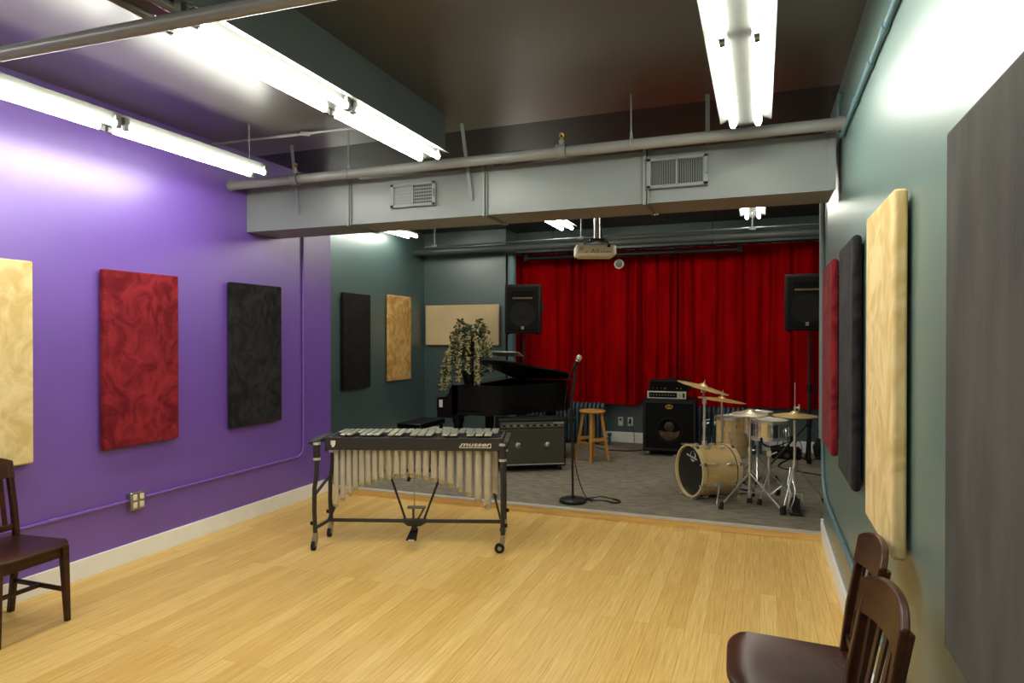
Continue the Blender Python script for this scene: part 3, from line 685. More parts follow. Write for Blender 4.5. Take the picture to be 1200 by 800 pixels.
mb = MB(); ring(mb, body, [(x + (.6 - x) * .06, y + (.72 - y) * .06) for x, y in body], .66, .965)
mb.build('rim', M['lacquer'], t, smooth=50)
MB().prism([(x + (.6 - x) * .05, y + (.72 - y) * .05) for x, y in body], .80, .84).build('soundboard', M['brown_inner'], t)
MB().prism(body, .62, .67).build('bottom_frame', M['lacquer'], t)
# keybed with cheeks
MB().bb((-.08, 0, .575), (.2, 1.42, .665)).build('keybed', M['lacquer'], t, bevel=.01)
for y0 in (0, 1.36):
    MB(Matrix.Translation((0, y0 + .06, 0)) @ Matrix.Rotation(PI / 2, 4, 'X')).prism([(-.08, .66), (.2, .66), (.2, .965), (.13, .965), (.09, .93), (.075, .87), (.04, .83), (-.06, .82), (-.08, .80)], 0, .06).build('cheek_block', M['lacquer'], t, bevel=.006)
MB().bb((-.05, .06, .68), (.08, 1.36, .72)).build('key_row', M['ivory'], t)
MB().bb((.02, .06, .72), (.08, 1.36, .735)).build('black_keys', M['black_p'], t)
MB().bb((.08, .06, .68), (.14, 1.36, .965)).build('fallboard', M['lacquer'], t, bevel=.01)
# sheet card on the cheek's outer side (white)
MB().bb((-.045, -.004, .70), (-.0, 0, .79)).build('white_card', M['paper'], t)
# lid: hinged on the far side, tilted up
Tl = Matrix.Translation((0, 1.42, .967)) @ Matrix.Rotation(R(-12), 4, 'X') @ Matrix.Translation((0, -1.42, 0))
lid = [(x + .02 * (x > .6), y - (.015 if y < .1 else 0)) for x, y in body if True]
lid = [(max(x, .36), y) for x, y in lid]
MB(Tl).prism(lid, 0, .022).build('lid', M['lacquer'], t, bevel=.005)
Tf = Matrix.Translation((0, 0, 0)) @ Tl
MB(Tf).prism([(.36, 0), (.68, .06), (.68, 1.3), (.36, 1.4)], .024, .044).build('front_flap', M['lacquer'], t, bevel=.006)
MB().bb((.12, .0, .95), (.36, 1.42, .972)).build('front_top', M['lacquer'], t, bevel=.005)
MB().cyl((.40, .03, .9), (.40, .03, 1.265), .006, n=8).build('lid_prop', M['steel'], t)
for x, y in ((.1, .22), (.1, 1.2), (1.02, 1.0)):
    l = MB().lathe([(.028, .04), (.032, .1), (.045, .25), (.06, .42), (.055, .48), (.075, .52), (.07, .58), (.07, .62)], 20, Matrix.Translation((x, y, 0))).build('leg', M['lacquer'], t)
    MB().cyl((x - .012, y, .03), (x + .012, y, .03), .03, n=16).build('caster', M['gold'], l)
l = MB().bb((.28, .62, .12), (.32, .8, .62)).bb((.2, .64, .05), (.36, .78, .13)).build('pedal_lyre', M['lacquer'], t, bevel=.005)
for yy in (.66, .71, .76): MB().bb((.1, yy - .01, .05), (.2, yy + .01, .06)).build('pedal', M['gold'], l)
t = thing('piano_bench', 'low black piano bench in the corner left of the piano', 'bench', (-4.03, 7.35, ST))
MB().bb((-.17, -.33, .4), (.17, .33, .47)).build('seat', M['lacquer'], t, bevel=.015, seg=3)
for x in (-.13, .13):
    for y in (-.28, .28): MB().cyl((x, y, 0), (x, y, .4), .018, .026, n=10).build('leg', M['lacquer'], t)
t = thing('sheet_music', 'white-edged papers lying on the raised piano lid', 'papers', (-2.98, 7.42, 1.246 + .135), 0)
Tp = Matrix.Rotation(R(-12), 4, 'X')
for i in range(3): MB(Tp @ Matrix.Translation((.03 * i, 0, .004 * i)) @ Matrix.Rotation(R(4 * i), 4, 'Z')).bb((-.1, -.14, 0), (.2, .14, .004)).build('sheet', M['paper'], t)
bpy.data.objects.remove

# ------------------------------------------------------------------ flowers on the piano
fl = (-3.26, 7.13, ST + .972)
t = thing('flower_pot', 'trailing cream-white flowers and leaves in a dark pot on the piano', 'plant', fl)
MB().lathe([(.06, 0), (.075, .03), (.085, .1), (.09, .15), (.08, .15), (.075, .13), (.001, .13)], 24).build('pot', M['black_p'], t)
rnd = random.Random(4)
stems = MB(); leaves = MB(); flowers = MB()
def leaf(mb, p, d, s):
    d = d.normalized(); a = d.cross(Vector((rnd.uniform(-1, 1), rnd.uniform(-1, 1), rnd.uniform(-1, 1)))).normalized(); n = d.cross(a) * .12 * s
    mb._add([p, p + d * s * .4 + a * s * .28 + n, p + d * s, p + d * s * .4 - a * s * .28 + n, p + d * s * .45 - n], [(0, 1, 4), (1, 2, 4), (2, 3, 4), (3, 0, 4)])
def blossom(mb, p, s):
    for k in range(3):
        d = Vector((rnd.uniform(-1, 1), rnd.uniform(-1, 1), rnd.uniform(-1, .6))).normalized()
        a = d.orthogonal().normalized(); b = d.cross(a)
        mb._add([p, p + d * s * .6 + a * s * .4, p + d * s, p + d * s * .6 - a * s * .4, p + d * s * .5 + b * s * .35], [(0, 1, 4), (1, 2, 4), (2, 3, 4), (3, 0, 4)])
tips = []
for k in range(15):
    a = k * 2 * PI / 15 + rnd.uniform(-.2, .2); rr = rnd.uniform(.12, .25); hh = rnd.uniform(.5, .68)
    if k in (2, 9): hh = .74
    droop = rnd.uniform(.4, .62)
    P = [Vector((0, 0, .1)), Vector((rr * .25 * math.cos(a), rr * .25 * math.sin(a), hh * .55)), Vector((rr * .6 * math.cos(a), rr * .6 * math.sin(a), hh)),
         Vector((rr * .95 * math.cos(a), rr * .95 * math.sin(a), hh - .06)), Vector((rr * 1.1 * math.cos(a), rr * 1.1 * math.sin(a), hh - .06 - droop * .5)), Vector((rr * 1.12 * math.cos(a), rr * 1.12 * math.sin(a), hh - .06 - droop))]
    if k in (7, 8):
        P[-1] = Vector((-.32, rr * math.sin(a) - .05, -.06)); P[-2] = Vector((-.31, rr * math.sin(a), .25))
    if P[-1].z < .03 and k not in (7, 8): P[-1].z = .03
    S = smooth_path(P, 10); stems.tube(S, .003, 5)
    n = len(S)
    for i in range(10, n):
        v = i / n
        for _ in range(3):
            d = Vector((rnd.uniform(-1, 1), rnd.uniform(-1, 1), rnd.uniform(-.8, .8)))
            leaf(leaves, S[i] + d * .01, d, rnd.uniform(.03, .06))
        if i > 26:
            for _ in range(6):
                o = Vector((rnd.uniform(-1, 1), rnd.uniform(-1, 1), rnd.uniform(-1, 1))) * .022
                blossom(flowers, S[i] + o, rnd.uniform(.013, .024))
for k in range(420):
    a = rnd.uniform(0, 6.28); rr = rnd.uniform(0, .19); p = Vector((rr * math.cos(a), rr * math.sin(a), rnd.uniform(.08, .68)))
    leaf(leaves, p, Vector((math.cos(a), math.sin(a), rnd.uniform(-.5, .5))), rnd.uniform(.03, .06))
stems.build('stems', M['stem'], t)
leaves.build('leaves', M['leaf'], t, smooth=0)
flowers.build('blossoms', M['petal'], t, smooth=0)

# ------------------------------------------------------------------ vibraphone
VZ = 0
t = thing('vibraphone', 'vibraphone with silver bars and pale resonator tubes on a wheeled black frame', 'vibraphone', (-3.106, 4.043, 0), math.atan2(.316, .949))
# natural bar centres, low note at the right
N = []; x = 1.318; pitches = []
for i in range(21): pitches.append(.0665 - (.0665 - .0475) * i / 20)
sc = (1.318 - .128) / sum(pitches); N = [x]
for p in pitches: x -= p * sc; N.append(x)
def yb(x): return .345 + x / 1.39 * .085
def bar(xc, w, y0, y1, z):
    b = MB().bb((xc - w / 2, y0, z), (xc + w / 2, y1, z + .013)).build('bar', M['bar_alu'], t, bevel=.004, seg=2)
    return b
for i, xc in enumerate(N):
    w = .0545 - .0165 * i / 21; yn = yb(xc)
    bar(xc, w, .185 + xc * .012, yn, .848)
seq = [1, 1, 1, 0, 1, 1, 0] * 3
for i in range(21):
    if seq[i]:
        xc = (N[i] + N[i + 1]) / 2; w = .0540 - .0160 * i / 21
        bar(xc, w, -.008, .172 + xc * .012, .860)
# cords and posts between bars
for yy in (.05, .15, .22, .31):
    MB().cyl((.10, yy, .842), (1.36, yy + .03, .842), .004, n=6).build('bar_cord', M['frame_dark'], t)
# rails
rail = MB().hexa([(.075, -.012, .752), (1.385, -.012, .752), (1.385, .008, .752), (.075, .008, .752), (.075, -.012, .846), (1.385, -.012, .846), (1.385, .008, .846), (.075, .008, .846)]).build('front_rail', M['frame_dark'], t, bevel=.003)
MB().hexa([(.075, .345, .76), (1.385, .425, .76), (1.385, .44, .76), (.075, .36, .76), (.075, .345, .84), (1.385, .425, .84), (1.385, .44, .84), (.075, .36, .84)]).build('rear_rail', M['frame_dark'], t)
MB().bb((.08, .165, .79), (1.38, .195, .838)).build('centre_rail', M['frame_dark'], t)
MB().bb((.08, .01, .828), (1.38, .10, .838)).build('resonator_plate', M['panel_grey'], t)
Tt = Matrix.Translation((1.19, -.0135, .80)) @ Matrix.Rotation(PI / 2, 4, 'X')
text_part('rail_lettering', 'musser', .044, .001, M['ivory'], rail, Tt @ Matrix.Scale(1.75, 4, (1, 0, 0)), shear=.3, bold=.0008)
MB().bb((1.075, -.0148, .7745), (1.31, -.0125, .7795)).bb((1.305, -.0148, .7745), (1.31, -.0125, .80)).bb((1.075, -.0148, .7745), (1.08, -.0125, .79)).build('lettering_line', M['ivory'], rail)
MB().prism([(-.018, .02), (-.011, .025), (0, .02), (.011, .025), (.018, .02), (.017, -.005), (.008, -.022), (0, -.028), (-.008, -.022), (-.017, -.005)], 0, .004, Matrix.Translation((.128, -.012, .80)) @ Matrix.Rotation(PI / 2, 4, 'X')).build('crest_badge', M['ivory'], rail)
# resonators
RT = [(.134, .303), (.183, .352), (.231, .392), (.28, .433), (.329, .458), (.378, .475), (.428, .491), (.48, .508), (.537, .52), (.594, .53), (.647, .53), (.704, .534), (.759, .527), (.815, .516), (.877, .5), (.936, .485), (1.001, .46), (1.07, .429), (1.139, .394), (1.209, .347), (1.28, .299)]
def reson(x, y, zb, r):
    prof = [(r - .002, .79), (r, .79), (r, zb), (r - .002, zb), (r - .002, zb + .05), (.0005, zb + .05)]
    mb = MB(); mb.lathe(prof, 20)
    for v in mb.bm.verts:
        if v.co.z < zb + .01: v.co.z += -v.co.y * 1.0 + r * .9
    mb.bm.transform(Matrix.Translation((x, y, 0))); mb.build('resonator_tube', M['pale_alu'], t, smooth=50)
for i, (x, zb) in enumerate(RT):
    r = .0185 + .0085 * i / 20
    reson(x, .045, zb, r)
for i, (x, zb) in enumerate(RT):
    r = .0185 + .0085 * i / 20
    reson(x + .035, .27, zb + .03, r)
# end frames
for xe, yl in ((.0, .335), (1.395, .425)):
    s = 1 if xe > 1 else -1
    xx = xe
    MB().hexa([(xx - .03 + .03 * s, -.02, .79), (xx + .03 + .03 * s * .6, -.02, .79), (xx + .03 + .03 * s * .6, yl + .02, .79), (xx - .03 + .03 * s, yl + .02, .79),
               (xx - .03 + .03 * s, -.02, .825), (xx + .03 + .03 * s * .6, -.02, .825), (xx + .03 + .03 * s * .6, yl + .02, .825), (xx - .03 + .03 * s, yl + .02, .825)]).build('end_board', M['frame_dark'], t, bevel=.01)
    bx = .06 if s < 0 else 1.375
    MB().bb((bx, .0, .74), (bx + .02, yl, .84)).build('end_panel', M['frame_dark'], t, bevel=.003)
    for yy in (0, yl):
        xl = xx + (.0 if s < 0 else .0)
        off = (.0 if yy == 0 else (.012 if s < 0 else -.008))
        if s < 0:
            P = [(xl + off, yy, .79), (xl + off, yy, .60), (xl + off - .005, yy, .54), (xl + off - .018, yy, .46), (xl + off - .02, yy, .30), (xl + off - .012, yy, .115)]
        else:
            P = [(xl + off - .005, yy, .79), (xl + off, yy, .60), (xl + off, yy, .30), (xl + off, yy, .115)]
        lg = MB().tube(P, .0165, 12).build('leg', M['frame_dark'], t)
        MB().cyl((xl + off, yy, .69), (xl + off, yy, .80), .026, n=14).build('leg_socket', M['frame_dark'], t)
        for zz in (.80, .685): MB().cyl((xl + off, yy, zz - .009), (xl + off, yy, zz + .009), .0285, n=16).build('metal_band', M['silver_panel'], t)
        x2 = P[-1][0]
        wa, wb = ((x2 - .02, yy - .012, .037), (x2 + .004, yy - .012, .037)) if s < 0 or yy > 0 else ((x2 - .022, yy - .03, .037), (x2 - .022, yy - .006, .037))
        c = MB().cyl(wa, wb, .037, n=18).build('caster_wheel', M['rubber'], lg)
        if s > 0 and yy == 0: MB().cyl((x2 - .022, yy - .033, .037), (x2 - .022, yy - .029, .037), .015, n=12).build('axle_cap', M['steel'], c)
        MB().hexa([(x2 - .027, yy - .03, .03), (x2 + .011, yy - .03, .03), (x2 + .011, yy + .01, .03), (x2 - .027, yy + .01, .03), (x2 - .018, yy - .02, .1), (x2 + .018, yy - .02, .1), (x2 + .018, yy + .018, .1), (x2 - .018, yy + .018, .1)]).cyl((x2, yy, .095), (x2, yy, .13), .02, n=12).build('caster_fork', M['steel'], lg)
        MB().cyl((x2 - .01, yy, .2), (x2 + .035 * (1 if s > 0 else -1), yy, .2), .014, n=10).build('knob', M['black_p'], lg)
    MB().tube([(xx - .01, 0, .165), (xx + (.03 if s < 0 else -.01), yl * .55, .17), (xx + (.03 if s < 0 else -.01), yl, .25)], .014, 8).build('lower_side_bar', M['frame_dark'], t)
    MB().cyl((xx - .01, .0, .42), (xx, yl, .50), .012, n=8).build('upper_side_bar', M['frame_dark'], t)
    MB().cyl((xx + (.03 if s < 0 else -.03), yl * .55, .18), (xx + (.13 if s < 0 else -.12), yl * .8, .48), .008, n=8).build('diagonal_brace', M['frame_dark'], t)
MB().cyl((.02, .19, .172), (.63, .19, .172), .014, n=10).cyl((.77, .19, .172), (1.385, .2, .172), .014, n=10).build('lower_rail', M['frame_dark'], t)
MB().prism([(.605, .188), (.605, .17), (.65, .135), (.75, .135), (.80, .165), (.80, .188)], -.02, .02, Matrix.Translation((0, .19, 0)) @ Matrix.Rotation(PI / 2, 4, 'X')).build('centre_plate', M['frame_dark'], t, bevel=.004)
MB().cyl((.63, .19, .185), (.50, .19, .56), .009, n=8).build('v_strut', M['frame_dark'], t)
MB().cyl((.775, .19, .185), (.915, .19, .56), .009, n=8).build('v_strut', M['frame_dark'], t)
MB().cyl((.70, .19, .18), (.70, .19, .80), .004, n=8).build('damper_rod', M['steel'], t)
pd = MB().bb((.66, .10, .288), (.80, .14, .306)).build('pedal_bar', M['panel_grey'], t, bevel=.006)
MB().cyl((.70, .13, .295), (.69, .19, .19), .008, n=8).cyl((.79, .13, .295), (.73, .19, .19), .008, n=8).build('pedal_link', M['panel_grey'], pd)
MB().bb((.685, .14, .11), (.72, .2, .14)).cyl((.70, .19, .11), (.70, .19, .15), .012).build('pedal_hinge', M['black_m'], t)
fp = MB().hexa([(.662, .05, .06), (.742, .05, .06), (.73, .19, .105), (.675, .19, .105), (.662, .05, .072), (.742, .05, .072), (.73, .19, .117), (.675, .19, .117)]).build('foot_pedal', M['black_p'], t, bevel=.003)
MB().bb((.68, .045, .062), (.724, .05, .07)).build('pedal_mark', M['ivory'], fp)
for x, z in ((.655, .50), (.80, .52)): MB().cyl((x, .17, z - .015), (x + .012, .17, z + .015), .012, n=8).cyl((x, .18, z), (x, .19, .56), .004, n=6).build('clamp_knob', M['black_p'], t)
MB().bb((.62, .17, .555), (.83, .20, .575)).build('clamp_rail', M['frame_dark'], t)

# ------------------------------------------------------------------ drum kit
def basis(axis, origin):
    a = Vector(axis).normalized(); return Matrix.Translation(origin) @ a.to_track_quat('Z', 'X').to_matrix().to_4x4()
def tripod(t, h, spread, angs, hub, foot=0, r=.009, m='chrome', pr=.012):
    for a in angs:
        c, s = math.cos(R(a)), math.sin(R(a))
        l = MB().tube([(.015 * c, .015 * s, hub), (spread * c * .5, spread * s * .5, hub * .56), (spread * c, spread * s, .03)], r, 8).build('leg', M[m], t)
        MB().cyl((spread * c * .93, spread * s * .93, .05), (spread * c * 1.03, spread * s * 1.03, 0), .016, .024, n=10).build('rubber_foot', M['rubber'], l)
        MB().cyl((.012 * c, .012 * s, max(.05, hub - .27)), (spread * c * .5, spread * s * .5, hub * .56), .006, n=6).build('brace', M[m], t)
    MB().cyl((0, 0, hub - .02), (0, 0, hub + .03), .022, n=12).cyl((0, 0, max(.04, hub - .29)), (0, 0, max(.04, hub - .25)), .02, n=12).build('leg_hub', M[m], t)
def cymbal(t, T, rad, m):
    prof = [(.006, .028), (.02, .03), (.036, .022), (.045, .012), (rad * .5, .004), (rad, -.012), (rad, -.0145), (rad * .5, .001), (.045, .009), (.034, .018), (.006, .025)]
    return MB().lathe(prof, 56, T).build('cymbal', m, t, smooth=60)
# bass drum
fc = Vector((-.64, 6.43, ST + .258)); ax = Vector((-.80, -.60, .03)).normalized(); LN = .425
t = thing('bass_drum', 'maple bass drum on its side with a black front head', 'drum', (fc.x + .2, fc.y + .15, ST))
O = Vector((fc.x + .2, fc.y + .15, ST)); Tb = basis(ax, fc - O)      # local z points out of the front
RB = .238
MB().lathe([(RB, -LN + .03), (RB, -.03), (RB - .008, -.03), (RB - .008, -LN + .03)], 64, Tb).lathe([(RB - .004, -LN + .03), (RB, -LN + .03)], 64, Tb).build('shell', M['maple'], t)
for z0, z1 in ((-.045, .0), (-LN, -LN + .045)):
    MB().lathe([(RB + .012, z0), (RB + .012, z1), (RB - .004, z1), (RB - .004, z0), (RB + .012, z0)], 64, Tb).build('hoop', M['maple_hoop'], t)
    zz = z0 - .003 if z0 > -.1 else z1 + .003
    MB().lathe([(RB + .004, zz - .004), (RB + .004, zz + .004), (RB - .002, zz + .004)], 64, Tb).build('head_rim', M['black_p'], t)
hd = MB().lathe([(RB - .003, -.03), (RB - .003, -.026), (.001, -.024)], 64, Tb).build('front_head', M['head_black'], t)
MB().lathe([(RB - .003, -LN + .03), (RB - .003, -LN + .026), (.001, -LN + .024)], 64, Tb).build('batter_head', M['head_white'], t)
# head logo: in-plane axes
zax = (Tb.to_3x3() @ Vector((0, 0, 1))).normalized(); upv = (Vector((0, 0, 1)) - zax * zax.z).normalized(); rt = upv.cross(zax).normalized()
def onhead(u, v, w=0): return (fc - O) + rt * u + upv * v + zax * (-.023 + w)
def disc(c, r, m, name, par, n=28):
    mb = MB(); mb._add([onhead(c[0] + r * math.cos(2 * PI * k / n), c[1] + r * math.sin(2 * PI * k / n), c[2]) for k in range(n)] + [onhead(c[0] + r * math.cos(2 * PI * k / n), c[1] + r * math.sin(2 * PI * k / n), c[2] + .001) for k in range(n)],
        [tuple(range(n)), tuple(range(n, 2 * n))] + [(k, (k + 1) % n, n + (k + 1) % n, n + k) for k in range(n)]); return mb.build(name, m, par)
disc((.03, .14, 0), .05, M['silver_panel'], 'logo_disc', hd)
disc((.028, .157, .0012), .031, M['head_black'], 'logo_inner_disc', hd)  # black inner disc of the printed logo, leaves a pale crescent below
def strip(u0, v0, u1, v1, w, h, m, name):
    mb = MB(); d = Vector((u1 - u0, v1 - v0)).normalized(); n_ = Vector((-d.y, d.x)) * w / 2
    c = [(u0 + n_.x, v0 + n_.y), (u1 + n_.x, v1 + n_.y), (u1 - n_.x, v1 - n_.y), (u0 - n_.x, v0 - n_.y)]
    mb.hexa([onhead(a, b, h) for a, b in c] + [onhead(a, b, h + .001) for a, b in c]); mb.build(name, m, hd)
strip(-.075, .142, .10, .116, .032, .0024, M['head_black'], 'logo_band')
strip(-.078, .146, .105, .119, .015, .0036, M['silver_panel'], 'logo_lettering')
for k in range(8):
    a = 2 * PI * k / 8 + .39
    c, s = math.cos(a), math.sin(a)
    for z in (-.13, -LN + .13):
        l = MB(Tb).tube([(c * (RB + .012), s * (RB + .012), z - .03), (c * (RB + .017), s * (RB + .017), z), (c * (RB + .012), s * (RB + .012), z + .03)], [.007, .013, .007], 8).build('lug', M['chrome'], t)
        e = .018 if z > -.2 else -LN - .018
        MB(Tb).cyl((c * (RB + .017), s * (RB + .017), z), (c * (RB + .02), s * (RB + .02), e), .003, n=6).cyl((c * (RB + .02), s * (RB + .02), e - .012), (c * (RB + .02), s * (RB + .02), e + .012), .007, n=6).build('tension_rod', M['chrome'], l)
        MB(Tb).box((c * (RB + .015), s * (RB + .015), -.022 if z > -.2 else -LN + .022), (.03, .03, .02)).build('claw_hook', M['steel'], l)
for sg in (-1, 1):
    side = rt * sg
    p0 = (fc - O) - ax * .19 + side * (RB * .95) - upv * .08; p1 = p0 + side * .09 + ax * .09; p1.z = .004
    MB().cyl(p0 - side * .02, p0 + side * .015, .022, n=12).build('spur_bracket', M['chrome'], t)
    MB().cyl(p0, p1, .008, .006, n=8).build('spur', M['chrome'], t)
topc = (fc - O) - ax * .16 + upv * (RB + .002)
MB().cyl(topc, topc + upv * .04, .026, n=14).cyl(topc + upv * .03 + rt * .03, topc + upv * .03 - rt * .03, .009, n=8).build('mount_bracket', M['chrome'], t)
# ride cymbal on the bass drum mount
base_w = O + topc + upv * .04
t = thing('ride_cymbal', 'large tilted bronze cymbal on an arm rising from the bass drum', 'cymbal', base_w)
MB().cyl((0, 0, 0), (0, 0, .42), .013, n=12).cyl((0, 0, .36), (0, 0, .40), .02, n=12).cyl((.01, 0, .2), (.05, 0, .21), .006, n=8).build('arm', M['chrome'], t)
cen = Vector((-.535, 6.748, 1.10)) - base_w
MB().cyl((0, 0, .38), (cen.x, cen.y, cen.z - .03), .009, n=10).cyl((0, 0, .13), (0, 0, .19), .019, n=12).cyl((.01, 0, .16), (.045, 0, .18), .007, n=8).build('upper_arm', M['chrome'], t)
MB().cyl(cen + Vector((-.02, 0, -.045)), cen + Vector((.02, 0, -.04)), .017, n=12).build('tilter', M['chrome'], t)
Tc = Matrix.Translation(cen) @ Matrix.Rotation(R(20), 4, 'Z') @ Matrix.Rotation(R(15), 4, 'Y') @ Matrix.Rotation(R(4), 4, 'X')
cymbal(t, Tc, .255, M['brass'])
MB(Tc).cyl((0, 0, -.05), (0, 0, .07), .004, n=8).cyl((0, 0, .028), (0, 0, .045), .012, n=8).build('wing_nut', M['chrome'], t)
# crash cymbal on own stand behind
t = thing('crash_cymbal', 'thin bronze cymbal on a stand behind the floor tom', 'cymbal', (-.39, 7.36, ST), 0)
MB().cyl((0, 0, .04), (0, 0, .84), .011, n=10).build('pole', M['chrome'], t)
tripod(t, .8, .3, (200, 320, 80), .35)
Tc = Matrix.Translation((.0, 0, .865)) @ Matrix.Rotation(R(20), 4, 'Z') @ Matrix.Rotation(R(7), 4, 'Y')
cymbal(t, Tc, .25, M['brass'])
MB(Tc).cyl((0, 0, -.03), (0, 0, .1), .004, n=8).cyl((0, 0, .028), (0, 0, .045), .012, n=8).build('wing_nut', M['chrome'], t)
# generic drum
def drum(name, label, loc, rad, h, zb, shell, nl, legs=0, tilt=None):
    t = thing(name, label, 'drum', loc, 0); T = Matrix.Translation((0, 0, zb)) @ (tilt or Matrix())
    MB().lathe([(rad, 0), (rad, h), (rad - .007, h), (rad - .007, 0), (rad, 0)], 48, T).build('shell', shell, t)
    for z, n_ in ((h, 'top_rim'), (0, 'bottom_rim')):
        d = -1 if z == 0 else 1
        MB().lathe([(rad + .002, z - .018 * d), (rad + .008, z - .018 * d), (rad + .008, z + .012 * d), (rad + .014, z + .014 * d), (rad + .006, z + .016 * d), (rad + .002, z + .012 * d), (rad + .002, z - .018 * d)], 48, T).build(n_, M['chrome'], t)
    MB().lathe([(rad, h + .002), (rad, h + .005), (rad - .02, h + .006), (.001, h + .006)], 48, T).build('drum_head', M['head_white'], t)
    MB().lathe([(rad, -.002), (rad, -.004), (.001, -.004)], 48, T).build('bottom_head', M['head_white'], t)
    for k in range(nl):
        a = 2 * PI * k / nl + .2; c, s = math.cos(a), math.sin(a)
        zs = (h * .5,) if h < .25 else (h - .07, .07)
        for z in zs:
            l = MB(T).tube([(c * (rad + .008), s * (rad + .008), z - .022), (c * (rad + .016), s * (rad + .016), z), (c * (rad + .008), s * (rad + .008), z + .022)], [.006, .012, .006], 8).build('lug', M['chrome'], t)
            e0, e1 = (-.005, h + .02) if h < .25 else ((z, h + .02) if z > h / 2 else (-.02, z))
            MB(T).cyl((c * (rad + .014), s * (rad + .014), e0), (c * (rad + .014), s * (rad + .014), e1), .003, n=6).build('tension_rod', M['chrome'], l)
    return t, T
t, T = drum('floor_tom', 'tall maple floor tom standing behind the bass drum', (-.28, 7.52, ST), .178, .40, .255, M['maple'], 8)
for a in (-100, 20, 140):
    c, s = math.cos(R(a)), math.sin(R(a))
    l = MB().tube([(.195 * c, .195 * s, .52), (.195 * c, .195 * s, .2), (.215 * c, .215 * s, .14), (.215 * c, .215 * s, .02)], .006, 8).build('leg', M['chrome'], t)
    MB().cyl((.215 * c, .215 * s, 0), (.215 * c, .215 * s, .035), .014, n=10).build('rubber_foot', M['rubber'], l)
    MB().box((.187 * c, .187 * s, .42), (.03, .03, .05), R(a)).build('leg_bracket', M['chrome'], t)
t, T = drum('rack_tom', 'small maple tom mostly hidden behind the snare drum', (-.03, 7.4, ST), .14, .2, .53, M['maple'], 6)
MB().cyl((0, 0, .03), (0, 0, .525), .012, n=10).build('pole', M['chrome'], t)
tripod(t, .5, .22, (30, 150, 270), .26)
t, T = drum('snare_drum', 'chrome snare drum on a low stand beside the hi-hat', (.066, 6.6, ST), .172, .155, .59, M['mirror_chrome'], 8)
MB().box((.18, -.05, .66), (.02, .05, .09), R(-15)).build('snare_strainer', M['chrome'], t, bevel=.004)
t = thing('snare_stand', 'chrome stand with basket arms holding the snare drum', 'stand', (.075, 6.6, ST))
MB().cyl((0, 0, .05), (0, 0, .40), .013, n=12).cyl((0, 0, .3), (0, 0, .36), .02, n=12).build('pole', M['chrome'], t)
MB().cyl((0, 0, .40), (-.01, 0, .52), .009, n=10).box((0, 0, .44), (.04, .03, .05)).cyl((0, 0, .42), (.07, -.03, .46), .007, n=8).build('tilter', M['chrome'], t)
tripod(t, .4, .24, (250, 10, 130), .25)
for a in (250, 10, 130):
    c, s = math.cos(R(a)), math.sin(R(a))
    b = MB().tube([(0, 0, .50), (.10 * c, .10 * s, .52), (.198 * c, .198 * s, .562), (.201 * c, .201 * s, .6)], .006, 8).build('basket_arm', M['black_m'], t)
    MB().cyl((.198 * c, .198 * s, .565), (.203 * c, .203 * s, .61), .010, n=8).build('rubber_grip', M['rubber'], b)
# pale cymbal on straight stand
t = thing('splash_cymbal', 'pale flat cymbal on a straight tripod stand in front of the snare', 'cymbal', (-.092, 6.42, ST))
MB().cyl((0, 0, .02), (0, 0, .50), .013, n=12).build('lower_pole', M['chrome'], t)
MB().cyl((0, 0, .48), (0, 0, .80), .0095, n=12).build('upper_pole', M['chrome'], t)
MB().cyl((0, 0, .47), (0, 0, .51), .02, n=12).cyl((.01, 0, .49), (.045, 0, .49), .006, n=8).build('height_clamp', M['chrome'], t)
MB().cyl((0, 0, .78), (0, 0, .82), .016, n=12).cyl((-.02, .0, .80), (.09, -.02, .765), .007, n=8).cyl((-.08, 0, .815), (0, 0, .80), .006, n=8).build('tilter', M['chrome'], t)
MB().cyl((0, 0, 0), (0, 0, .045), .026, .02, n=12).build('centre_foot', M['rubber'], t)
for (fx, fy) in ((-.235, -.316), (.272, -.33), (.02, .28)):
    l = MB().tube([(0, 0, .28), (fx * .5, fy * .5, .155), (fx, fy, .03)], .0095, 8).build('leg', M['chrome'], t)
    MB().cyl((fx * .96, fy * .96, .06), (fx * 1.02, fy * 1.02, 0), .015, .025, n=10).build('rubber_foot', M['rubber'], l)
    MB().cyl((0, 0, .09), (fx * .5, fy * .5, .155), .006, n=6).build('brace', M['chrome'], t)
MB().cyl((0, 0, .26), (0, 0, .30), .021, n=12).cyl((0, 0, .07), (0, 0, .11), .019, n=12).build('leg_hub', M['chrome'], t)
Tc = Matrix.Translation((.0, 0, .835)) @ Matrix.Rotation(R(3), 4, 'X')
cymbal(t, Tc, .163, M['brass_pale'])
MB(Tc).cyl((0, 0, -.03), (0, 0, .05), .004, n=8).cyl((0, 0, .028), (0, 0, .042), .012, n=8).build('wing_nut', M['steel'], t)
# hi-hat
t = thing('hi_hat', 'pair of bronze hi-hat cymbals on a tall pedal stand beside the right wall', 'cymbal', (.289, 6.40, ST))
MB().cyl((0, 0, .12), (0, 0, .80), .0125, n=12).build('lower_pole', M['chrome'], t)
MB().cyl((0, 0, .78), (0, 0, 1.125), .0035, n=8).build('pull_rod', M['chrome'], t)
MB().cyl((0, 0, .79), (0, 0, .81), .02, n=12).build('seat_cup', M['black_p'], t)
lo = MB().lathe([(.006, -.005), (.04, -.012), (.192, .004), (.192, .007), (.04, -.008), (.006, -.002)], 56, Matrix.Translation((0, 0, .815))).build('bottom_cymbal', M['brass'], t)
cymbal(t, Matrix.Translation((0, 0, .838)), .192, M['brass']).name = 'top_cymbal'
MB().cyl((0, 0, .86), (0, 0, .91), .009, n=10).cyl((.0, 0, .895), (.035, 0, .9), .008, n=8).bb((.028, -.006, .875), (.04, .006, .93)).build('clutch', M['silver_panel'], t)
